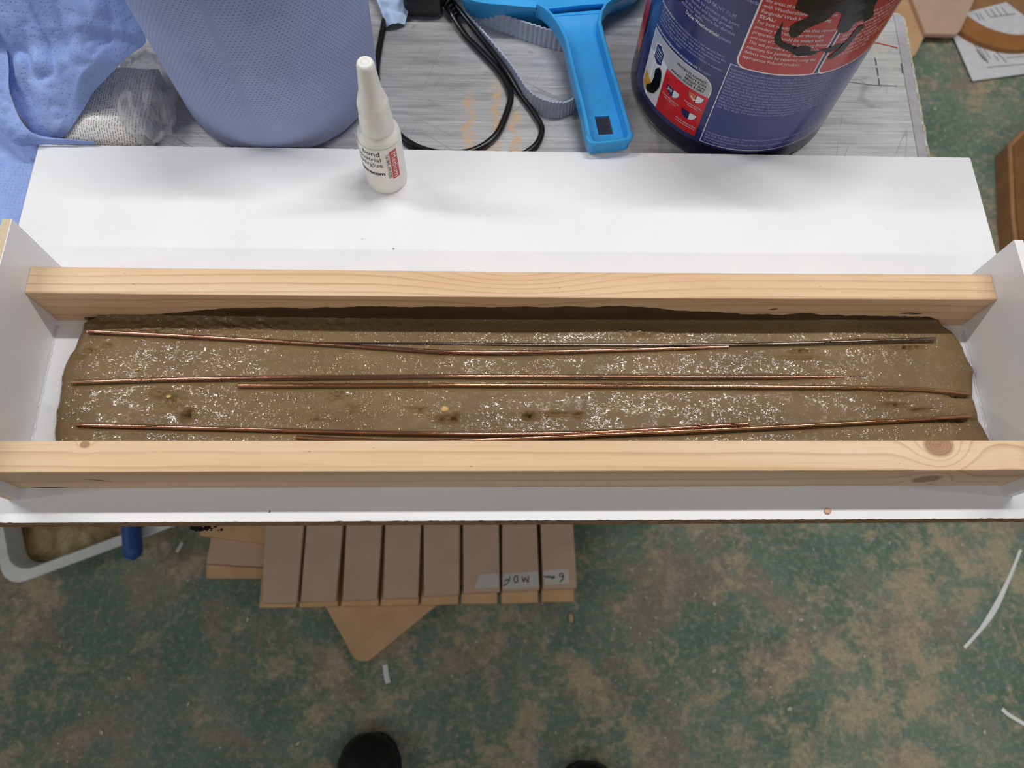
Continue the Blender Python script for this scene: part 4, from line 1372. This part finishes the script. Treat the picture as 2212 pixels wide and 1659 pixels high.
def sheet(name, L, R, nu, nv, amp, seed, mat, bulge=0.0, freq=55):
    """crumpled paper spanned between two edge curves"""
    L = catmull(L, 10); R = catmull(R, 10)
    li = np.linspace(0, len(L) - 1, nv); ri = np.linspace(0, len(R) - 1, nv)
    gl = lambda A, t: A[int(t)].lerp(A[min(int(t) + 1, len(A) - 1)], t - int(t))
    V, F = [], []
    for j in range(nv):
        a, b = gl(L, li[j]), gl(R, ri[j])
        for i in range(nu):
            s = i / (nu - 1)
            p = a.lerp(b, s)
            e = min(1.0, 6 * s, 6 * (1 - s)) * min(1.0, 5 * j / (nv - 1) + 0.15)
            x, y = p.x * freq, p.y * freq
            n1 = float(vnoise(np.array(x), np.array(y), seed)); n2 = abs(float(vnoise(np.array(x * 1.7 + 9), np.array(y * 1.7), seed + 1))); n3 = abs(float(vnoise(np.array(x * 3.7), np.array(y * 3.7 + 4), seed + 2)))
            dz = amp * (1.0 * n1 + 1.1 * n2 + 0.30 * n3) * (0.25 + 0.75 * e) + bulge * math.sin(math.pi * s) * min(1, 2.5 * j / (nv - 1))
            V.append((p.x, p.y - dz * 0.35, p.z + dz))
    for j in range(nv - 1):
        for i in range(nu - 1):
            k = j * nu + i
            F.append((k, k + 1, k + nu + 1, k + nu))
    return mk(name, V, F, mat, None, True)


tl_ = [(-0.4009, 0.3235, -0.001), (-0.4091, 0.3327, 0.006), (-0.4177, 0.3442, 0.012), (-0.4213, 0.3588, 0.020), (-0.4215, 0.3738, 0.030), (-0.4243, 0.3834, 0.045), (-0.4284, 0.3922, 0.060), (-0.4286, 0.3994, 0.080), (-0.4312, 0.4071, 0.090), (-0.44, 0.44, 0.10)]
tr_ = [(-0.3846, 0.3238, -0.001), (-0.3744, 0.3271, 0.005), (-0.3606, 0.3404, 0.015), (-0.3425, 0.3515, 0.030), (-0.3202, 0.3619, 0.045), (-0.3021, 0.3767, 0.050), (-0.2985, 0.3790, 0.057), (-0.2990, 0.3850, 0.065), (-0.3010, 0.3960, 0.080), (-0.3030, 0.405, 0.100), (-0.31, 0.43, 0.115)]
tw = sheet('paper_towel', tl_, tr_, 90, 110, 0.0060, 40, M_TOWEL, 0.010, 32)
tag(tw, 'crumpled blue paper towel draped over the white packet', 'paper towel', 'blue paper towels')
fi = [(-0.4199, 0.3931, 0.05), (-0.4137, 0.3693, 0.04), (-0.4144, 0.3499, 0.03), (-0.4098, 0.3334, 0.022), (-0.4020, 0.3215, 0.016), (-0.3940, 0.3190, 0.010), (-0.3771, 0.3192, 0.006), (-0.3629, 0.3194, 0.004), (-0.3517, 0.3194, 0.002)]
fo = [(-0.4708, 0.3985, 0.02), (-0.4537, 0.3541, 0.016), (-0.435, 0.3325, 0.009), (-0.4236, 0.3207, 0.004), (-0.413, 0.314, 0.002), (-0.3990, 0.3165, 0.0012), (-0.381, 0.3176, 0.0012), (-0.3657, 0.3176, 0.001), (-0.3523, 0.3182, 0.001)]
fd = sheet('paper_towel', fo, fi, 24, 80, 0.0020, 50, M_TOWEL, 0.003, 80)
tag(fd, 'narrow folded strip of blue paper curling round the board corner', 'paper towel', 'blue paper towels')
lo_l = [(-0.56, 0.365, BZ + 0.002), (-0.55, 0.32, BZ + 0.002), (-0.54, 0.27, BZ + 0.0015), (-0.52, 0.225, BZ + 0.001)]
lo_r = [(-0.415, 0.345, BZ + 0.004), (-0.4035, 0.313, BZ + 0.003), (-0.4055, 0.268, BZ + 0.0015), (-0.413, 0.232, BZ + 0.001)]
tag(sheet('paper_towel', lo_l, lo_r, 50, 40, 0.0012, 60, M_TOWEL, 0.002, 60), 'flat blue paper towel lying on the bench left of the board', 'paper towel', 'blue paper towels')
up_l = [(-0.50, 0.40, 0.03), (-0.49, 0.42, 0.06), (-0.48, 0.44, 0.09)]
up_r = [(-0.4195, 0.3760, 0.052), (-0.4175, 0.3870, 0.070), (-0.4200, 0.3980, 0.095)]
tag(sheet('paper_towel', up_l, up_r, 30, 30, 0.004, 70, M_TOWEL, 0.004, 70), 'bunched end of blue paper towel at the top left corner', 'paper towel', 'blue paper towels')
sc_l = [(-0.138, 0.5150, BZ + 0.012), (-0.127, 0.490, BZ + 0.010), (-0.119, 0.468, BZ + 0.004)]
sc_r = [(-0.104, 0.5100, BZ + 0.012), (-0.0985, 0.4905, BZ + 0.010), (-0.1020, 0.4730, BZ + 0.003)]
tag(sheet('paper_towel', sc_l, sc_r, 24, 24, 0.0018, 80, plain('pale_blue_tissue', (168, 190, 222), 0.85, var=0.12, scale=120, bump=0.4), 0.003, 120),
    'pale blue scrap of tissue between the paper roll and the adapter', 'paper towel', 'blue paper towels')

# white printed packet inside a clear bag
pk = empty('printed_packet', (-0.352, 0.362, BZ))
tag(pk, 'white printed packet half hidden under the blue towel', 'packet')
bm = bmesh.new()
bm_box(bm, -0.036, 0.036, -0.0415, 0.0415, 0.0005, 0.024)
bmesh.ops.subdivide_edges(bm, edges=list(bm.edges), cuts=7, use_grid_fill=True)
for v in bm.verts:
    u, w = v.co.x / 0.036, v.co.y / 0.0415
    f = (1 - min(1, abs(u)) ** 4) * (1 - min(1, abs(w)) ** 6)
    if v.co.z > 0.012:
        v.co.z = 0.012 + (v.co.z - 0.012) * (0.25 + 1.15 * f) + 0.0008 * math.sin(u * 5 + w * 7)
po = bmo('packet_body', bm, M_PACKET, pk, True)
bag = bmesh.new()
bmesh.ops.create_icosphere(bag, subdivisions=4, radius=1)
for v in bag.verts:
    d = v.co.copy()
    n1 = abs(float(vnoise(np.array(d.x * 2.3 + d.z * 1.3 + 4), np.array(d.y * 2.3 - d.z), 90)))
    n2 = abs(float(vnoise(np.array(d.x * 5 + 2 + d.z * 2), np.array(d.y * 5 + d.z * 3), 91)))
    k = 0.80 + 0.35 * n1 + 0.22 * n2
    v.co = Vector((d.x * 0.0235 * k, d.y * 0.046 * k, max(-0.018, d.z * 0.024 * k)))
bo = bmo('plastic_bag', bag, M_BAG, None, False)
bo.location = (-0.3185, 0.3660, BZ + 0.0205)
bo.rotation_euler = (0, 0, 0.10)
tag(bo, 'crumpled clear plastic bag beside the blue paper roll', 'plastic bag')

# ------------------------------------------------------------------ things on the floor
offc = []
for (x0, x1, y0, y1, l) in ((-0.36, 0.10, 0.16, 0.20, 'tan timber bearer under the pile of MDF strips'), (-0.30, -0.12, 0.05, 0.09, 'short tan bearer propping the triangular MDF sheet')):
    tag(box('timber_bearer', x0, x1, y0, y1, FZ, -0.7905, M_MDF2, None, 0.001), l, 'bearer')
tri = [(-0.305, 0.040), (-0.287, 0.007), (-0.235, -0.074), (-0.228, -0.0785), (-0.212, -0.079), (-0.105, 0.006), (-0.06, 0.045), (-0.06, 0.24), (-0.305, 0.24)]
tag(prism('mdf_offcut', tri, -0.790, -0.7815, M_MDF2, None), 'pointed tan MDF sheet poking out from under the row of strips', 'MDF sheet')
tops = [((-0.381, 0.010), (-0.326, 0.010), -0.326, -0.389), ((-0.320, 0.012), (-0.264, 0.013), -0.261, -0.321), ((-0.253, 0.013), (-0.198, 0.015), -0.196, -0.255), ((-0.188, 0.016), (-0.132, 0.017), -0.131, -0.190),
        ((-0.122, 0.019), (-0.065, 0.021), -0.066, -0.126), ((-0.058, 0.023), (0.001, 0.025), 0.000, -0.060), ((0.005, 0.025), (0.066, 0.027), 0.064, 0.006), ((0.072, 0.028), (0.128, 0.030), 0.126, 0.071)]
lows = [((-0.391, 0.005), (-0.331, 0.005)), ((-0.326, 0.005), (-0.264, 0.006)), ((-0.258, 0.006), (-0.198, 0.006)), ((-0.194, 0.006), (-0.133, 0.007)), ((-0.128, 0.006), (-0.067, 0.008)), ((-0.062, 0.008), (-0.003, 0.008)), ((0.004, 0.008), (0.065, 0.009)), ((0.071, 0.010), (0.125, 0.010))]
order = ['leftmost', 'second from left', 'third from left', 'fourth from left', 'fifth from left', 'sixth from left, blank taped', 'seventh, with MDF written on tape', 'rightmost, marked 6mm on tape']
strips = []
for i, (a, b, xr_, xl_) in enumerate(tops):
    back = 0.30
    k = (back - a[1]) / (0.134 - a[1])
    poly = [a, b, (b[0] + (xr_ - b[0]) * k, back), (a[0] + (xl_ - a[0]) * k, back)]
    o = prism('mdf_strip', poly, -0.7635, -0.745, M_MDF, None, 0.0008)
    tag(o, 'upper pinkish tan MDF strip on floor, %s of eight' % order[i], 'MDF strip', 'upper row of MDF strips under the bench')
    strips.append(o)
for i, (a, b) in enumerate(lows):
    poly = [a, b, (b[0], 0.28), (a[0], 0.28)]
    o = prism('mdf_strip', poly, -0.7810, -0.7640, M_MDF3, None, 0.0008)
    tag(o, 'golden MDF strip edge showing below the %s upper strip' % order[i].split(',')[0], 'MDF strip', 'lower row of MDF strips under the bench')
TZ = -0.7448
tp8 = prism('tape', [(0.0735, 0.058), (0.115, 0.060), (0.116, 0.037), (0.0745, 0.035)], TZ, TZ + 0.0003, M_TAPE, strips[7])
tp7 = prism('tape', [(0.0065, 0.054), (0.0645, 0.057), (0.0655, 0.032), (0.0075, 0.029)], TZ, TZ + 0.0003, M_TAPE, strips[6])
tp6 = prism('tape', [(-0.032, 0.053), (-0.0010, 0.054), (-0.0002, 0.032), (-0.041, 0.030)], TZ, TZ + 0.0003, M_TAPE, strips[5])
M_MARKER = plain('black_marker', (34, 32, 44), 0.7)


def hand(parent, strokes):
    """marker handwriting: flat strokes"""
    for st_ in strokes:
        bm = bmesh.new()
        P = catmull([(x, y, 0) for x, y in st_], 6) if len(st_) > 2 else [Vector((x, y, 0)) for x, y in st_]
        prv = None
        for i, p in enumerate(P):
            t = (P[min(i + 1, len(P) - 1)] - P[max(0, i - 1)]).normalized()
            nn = Vector((-t.y, t.x, 0)) * 0.00085
            cur = [bm.verts.new((p.x + nn.x, p.y + nn.y, TZ + 0.00045)), bm.verts.new((p.x - nn.x, p.y - nn.y, TZ + 0.00045))]
            if prv:
                bm.faces.new((prv[0], prv[1], cur[1], cur[0]))
            prv = cur
        bmo('marker_stroke', bm, M_MARKER, parent)


hand(tp8, [[(0.0995, 0.0395), (0.1040, 0.0430), (0.1065, 0.0490), (0.1045, 0.0535), (0.1005, 0.0525), (0.1000, 0.0495), (0.1035, 0.0480), (0.1062, 0.0500)],
           [(0.0915, 0.0500), (0.0905, 0.0455), (0.0880, 0.0485), (0.0870, 0.0450), (0.0840, 0.0490), (0.0820, 0.0465), (0.0800, 0.0492), (0.0775, 0.0470), (0.0742, 0.0492)]])
hand(tp7, [[(0.0485, 0.0500), (0.0475, 0.0390), (0.0430, 0.0470), (0.0405, 0.0400), (0.0375, 0.0495)],
           [(0.0305, 0.0400), (0.0300, 0.0500), (0.0265, 0.0490), (0.0245, 0.0440), (0.0265, 0.0395), (0.0305, 0.0400)],
           [(0.0180, 0.0490), (0.0165, 0.0420), (0.0120, 0.0370), (0.0075, 0.0345)], [(0.0172, 0.0425), (0.0125, 0.0440), (0.0095, 0.0405)]])
tag(prism('mdf_board', [(-0.497, 0.079), (-0.3930, 0.072), (-0.3930, 0.055), (-0.494, 0.056)], FZ + 0.0002, -0.799, M_MDF2, None, 0.0006), 'lowest tan MDF offcut left of the strips, edge nearest the viewer', 'MDF offcut', 'offcuts left of the strips')
tag(prism('mdf_board', [(-0.489, 0.150), (-0.3930, 0.140), (-0.3930, 0.073), (-0.493, 0.079)], -0.7988, -0.787, M_MDF, None, 0.0006), 'pinkish MDF offcut in the middle of the small pile left of the strips', 'MDF offcut', 'offcuts left of the strips')
tag(prism('mdf_board', [(-0.505, 0.124), (-0.3945, 0.109), (-0.3960, 0.240), (-0.513, 0.240)], -0.7868, -0.772, M_MDF3, None, 0.0006), 'top golden MDF offcut of the small pile left of the strips', 'MDF offcut', 'offcuts left of the strips')

# roller tray with handle
tray = empty('paint_tray', (-0.70, 0.16, FZ))
tag(tray, 'white plastic roller tray caked in brown paint on the floor', 'paint tray')
ux = Vector((0.931, 0.365, 0)).normalized(); uy = Vector((-ux.y, ux.x, 0))
org = Vector((-0.803, 0.040, 0))


def tray_ring(off, z):
    Lx, Ly, r = 0.36, 0.27, 0.035
    out = []
    for cx, cy, a0 in ((off + r, off + r, 180), (Lx - off - r, off + r, 270), (Lx - off - r, Ly - off - r, 0), (off + r, Ly - off - r, 90)):
        for i in range(7):
            a = math.radians(a0 + 90 * i / 6)
            p = org + ux * (cx + r * math.cos(a)) + uy * (cy + r * math.sin(a))
            out.append((p.x, p.y, z))
    return out


def ring_loft(name, rings, mat, parent, cap=False):
    V = [p for r in rings for p in r]
    n = len(rings[0])
    F = []
    for j in range(len(rings) - 1):
        for i in range(n):
            F.append((j * n + i, j * n + (i + 1) % n, (j + 1) * n + (i + 1) % n, (j + 1) * n + i))
    if cap:
        F.append(tuple((len(rings) - 1) * n + i for i in range(n)))
    return rel(auto_smooth(mk(name, V, F, mat)), parent)


ring_loft('tray_body', [tray_ring(0.016, FZ + 0.001), tray_ring(0.004, -0.768), tray_ring(-0.002, -0.766), tray_ring(0.0, -0.7635), tray_ring(0.014, -0.7625), tray_ring(0.017, -0.767), tray_ring(0.028, FZ + 0.006)], M_WPLASTIC, tray, True)
ring_loft('dried_paint', [tray_ring(0.0262, FZ + 0.0150), tray_ring(0.0275, FZ + 0.0075), tray_ring(0.034, FZ + 0.0075)], M_TRAYPAINT, tray, True)
rl = empty('paint_roller', (-0.60, 0.14, -0.74))
tag(rl, 'dark blue roller handle sticking out over the paint tray edge', 'paint roller')
hp = [Vector((-0.596 - 0.030 * t, 0.079 + 0.14 * t, -0.7455 + 0.004 * t)) for t in np.linspace(0, 1, 24)]
rel(tube('grip', hp, lambda u: 0.0145 * min(1, math.sqrt(max(0.0, 1 - max(0, 1 - u * 9) ** 2))) + 0.0006, M_BLUEGRIP, None, 18), rl)
rel(tube('wire_frame', [hp[-1], hp[-1] + Vector((-0.01, 0.05, 0.0)), hp[-1] + Vector((-0.06, 0.06, -0.01)), hp[-1] + Vector((-0.06, 0.09, -0.015))], 0.003, plain('steel_wire', (150, 150, 150), 0.3, 1.0), None, 8), rl)

# cut cable ties and bits
def flat_tie(name, pts, w, lab):
    o = ribbon(name, [(p.x, p.y) for p in catmull([(x, y, 0) for x, y in pts], 6)], w, FZ + 0.0004, M_WPLASTIC, None, 0.0018)
    return tag(o, lab, 'cable tie', 'cut white cable ties on the floor')


pt = [(0.937, 0.097), (0.906, 0.051), (0.868, 0.0), (0.835, -0.035), (0.796, -0.068)]
nn_ = 25
flat_tie('cable_tie', pt, [0.005 + 0.0045 * math.exp(-((i - 13) / 5.0) ** 2) for i in range(nn_)], 'long white cut cable tie slanting across the floor at right')
flat_tie('cable_tie', [(0.838, -0.165), (0.852, -0.177), (0.90, -0.206)], 0.0062, 'short white cable tie end by the lower right corner')
flat_tie('cable_tie', [(-0.1875, -0.084), (-0.1855, -0.098), (-0.1815, -0.113)], 0.0085, 'stubby white cable tie piece beyond the pointed MDF sheet')
flat_tie('cable_tie', [(-0.546, 0.118), (-0.5495, 0.109), (-0.553, 0.101)], 0.0055, 'tiny white cable tie piece beside the paint tray')
fl_src = lump('paint_flake', (0, 0, 0), 0.0042, plain('pale_flake', (196, 200, 184), 0.8), (1.2, 0.8, 0.3), 31, 1, 0.35)
spots = [(-0.42, -0.01), (0.34, 0.025), (0.372, 0.008), (-0.60, -0.10), (-0.63, -0.18), (-0.26, -0.005), (0.36, -0.10), (0.48, -0.16), (0.15, -0.13), (-0.32, -0.20), (0.62, -0.08), (0.70, 0.11), (0.56, 0.10), (0.80, -0.20), (-0.50, -0.14), (-0.72, -0.05), (0.98, 0.93), (1.0, 1.02), (0.99, 1.08), (0.52, -0.02)]
for i, (x, y) in enumerate(spots):
    o = fl_src if i == 0 else fl_src.copy()
    if i:
        COL.objects.link(o)
    o.location = (x, y, FZ + 0.0012)
    s = random.uniform(0.5, 1.25)
    o.scale = (s, s * random.uniform(0.7, 1.2), s)
    o.rotation_euler = (0, 0, random.uniform(0, 6.28))
    tag(o, 'tiny pale flake lying loose on the green floor', 'flake', 'pale flakes scattered over the floor')
tag(lump('wood_chip', (0.123, -0.012, FZ + 0.003), 0.007, M_MDF2, (0.7, 1.3, 0.35), 33, 1, 0.3), 'tan wood chip on the floor below the rightmost strip', 'wood chip')

# far right: sheets, drawing, ring and box on the floor
tag(prism('mdf_sheet', [(0.80, 1.60), (1.06, 1.62), (1.001, 1.281), (0.964, 1.218), (0.80, 1.10)], FZ + 0.0005, -0.790, M_MDF2, None, 0.001), 'large tan MDF sheet on the floor behind the bench corner', 'MDF sheet')
tag(prism('mdf_sheet', [(0.96, 1.58), (1.21, 1.59), (1.131, 1.376), (1.076, 1.280), (1.062, 1.269), (0.992, 1.270)], -0.7895, -0.778, M_MDF, None, 0.001), 'thicker pinkish MDF piece lying on top of the tan sheet', 'MDF sheet')
tag(prism('cardboard_sheet', [(1.10, 1.48), (1.09, 1.33), (1.225, 1.385), (1.30, 1.20), (1.62, 1.30), (1.55, 1.75)], FZ + 0.0004, -0.804, M_CARD, None), 'brown cardboard sheet under the drawing at the top right', 'cardboard')
dr = prism('paper_drawing', [(1.074, 1.302), (1.092, 1.156), (1.345, 1.203), (1.310, 1.300), (1.231, 1.399), (1.128, 1.364)], -0.8036, -0.8028, M_PAPER, None)
tag(dr, 'white sheet with a line drawing, lying on the floor at top right', 'drawing')
inks = [[(1.118, 1.275), (1.135, 1.215)], [(1.127, 1.268), (1.142, 1.212)], [(1.138, 1.262), (1.149, 1.222)], [(1.122, 1.248), (1.133, 1.218)], [(1.130, 1.236), (1.140, 1.210)], [(1.135, 1.196), (1.33, 1.222)], [(1.167, 1.245), (1.186, 1.212)], [(1.160, 1.234), (1.168, 1.216)], [(1.190, 1.226), (1.25, 1.234)],
        [(1.146, 1.362), (1.153, 1.340)], [(1.155, 1.362), (1.163, 1.340)], [(1.172, 1.374), (1.180, 1.350)], [(1.186, 1.378), (1.195, 1.353)], [(1.200, 1.381), (1.210, 1.356)], [(1.214, 1.383), (1.226, 1.357)], [(1.180, 1.350), (1.245, 1.362)]]
M_INK = plain('grey_ink', (96, 94, 100), 0.8)
for a, b in inks:
    a = Vector((a[0], a[1], 0)); b = Vector((b[0], b[1], 0))
    nn = Vector((-(b - a).y, (b - a).x, 0)).normalized() * 0.0011
    mk('ink_line', [(p.x, p.y, -0.8026) for p in (a - nn, b - nn, b + nn, a + nn)], [(0, 1, 2, 3)], M_INK, dr)
ro_ = catmull([(1.086, 1.293, 0), (1.109, 1.271, 0), (1.138, 1.254, 0), (1.174, 1.241, 0), (1.225, 1.239, 0), (1.29, 1.255, 0)], 6)
ri_ = catmull([(1.104, 1.350, 0), (1.141, 1.313, 0), (1.171, 1.296, 0), (1.202, 1.286, 0), (1.237, 1.285, 0), (1.285, 1.300, 0)], 6)
tag(prism('curved_mdf_piece', [(p.x, p.y) for p in ro_] + [(p.x, p.y) for p in reversed(ri_)], -0.8025, -0.790, mat_mdf('oiled_mdf', (150, 100, 56), (166, 116, 70)), None), 'curved brown MDF arc lying across the drawing', 'MDF arc')
cb = empty('cardboard_box', (1.15, 0.95, FZ))
tag(cb, 'low brown cardboard box on the floor at the right edge', 'cardboard box')
bx = [(1.098, 0.950), (1.167, 1.014), (1.48, 1.14), (1.53, 0.72), (1.040, 0.64), (1.058, 0.764)]
rel(prism('carton', bx, FZ + 0.0005, -0.7635, M_CARD, None, 0.002), cb)
rel(prism('carton_flap', [(1.1050, 0.942), (1.1700, 1.003), (1.47, 1.12), (1.52, 0.73), (1.050, 0.652), (1.0670, 0.766)], -0.7630, -0.760, mat_mdf('brown_cardboard_flap', (120, 82, 48), (134, 94, 58)), None, 0.001), cb)

# ------------------------------------------------------------------ shoes
def shoe(loc, rz, label):
    s = empty('shoe', (loc[0], loc[1], FZ), rz)
    tag(s, label, 'shoe', 'black shoes of the photographer')
    secs = [(0.000, 0.012, 0.026), (-0.006, 0.026, 0.036), (-0.018, 0.038, 0.045), (-0.040, 0.047, 0.052), (-0.075, 0.0495, 0.058), (-0.11, 0.046, 0.070), (-0.15, 0.039, 0.088), (-0.20, 0.036, 0.105), (-0.25, 0.036, 0.110), (-0.285, 0.031, 0.105), (-0.298, 0.016, 0.095)]
    def loft(name, secs, z0, f, mat, grow=0.0):
        V, F = [], []
        n = 20
        for (y, w, h) in secs:
            for k in range(n):
                a = 2 * math.pi * k / n
                c, s_ = math.cos(a), math.sin(a)
                e = 0.75
                x = (w + grow) * math.copysign(abs(c) ** e, c)
                z = f(h, math.copysign(abs(s_) ** e, s_))
                V.append((x + 0.006 * math.sin(y * 9), y, z))
        for j in range(len(secs) - 1):
            for k in range(n):
                F.append((j * n + k, j * n + (k + 1) % n, (j + 1) * n + (k + 1) % n, (j + 1) * n + k))
        F.append(tuple(range(n))); F.append(tuple((len(secs) - 1) * n + k for k in reversed(range(n))))
        return auto_smooth(mk(name, V, F, mat, s), 60)
    loft('upper', secs, 0, lambda h, q: 0.014 + (h - 0.004) * max(0, q) if q > 0 else 0.014 + 0.004 * q, M_SHOE)
    loft('sole', secs, 0, lambda h, q: 0.008 + 0.0078 * q, M_SOLE, 0.003)
    for i in range(4):
        y = -0.125 - 0.022 * i
        h = np.interp(-y, [0.11, 0.15, 0.2], [0.070, 0.088, 0.105]) + 0.010
        tube('lace', [Vector((x, y + 0.004 * math.sin(x * 90), h - 9.0 * x * x)) for x in np.linspace(-0.022, 0.022, 9)], 0.0024, M_SOLE, s, 8)
    return s


shoe((-0.205, -0.186, 0), 0.06, 'black shoe toe at the bottom edge, left of the other')
shoe((0.142, -0.232, 0), -0.08, 'black shoe only just showing at the bottom edge, right of the other')

# dark fluff caught under the front edge of the board
fb = bmesh.new()
rr = random.Random(5)
for k in range(70):
    c = Vector((-0.2275 + rr.gauss(0, 0.0040), -0.0008 + rr.gauss(0, 0.0011), -0.0195 + rr.gauss(0, 0.0008)))
    m_ = bmesh.ops.create_icosphere(fb, subdivisions=1, radius=rr.uniform(0.0003, 0.0009))
    for v in m_['verts']:
        v.co = Vector((v.co.x * rr.uniform(0.6, 2.8), v.co.y * rr.uniform(0.6, 1.6), v.co.z)) + c
tag(bmo('dust_clump', fb, plain('dark_fluff', (34, 26, 26), 0.95), None), 'small dark clump of fluff under the front edge of the board', 'dust clump')
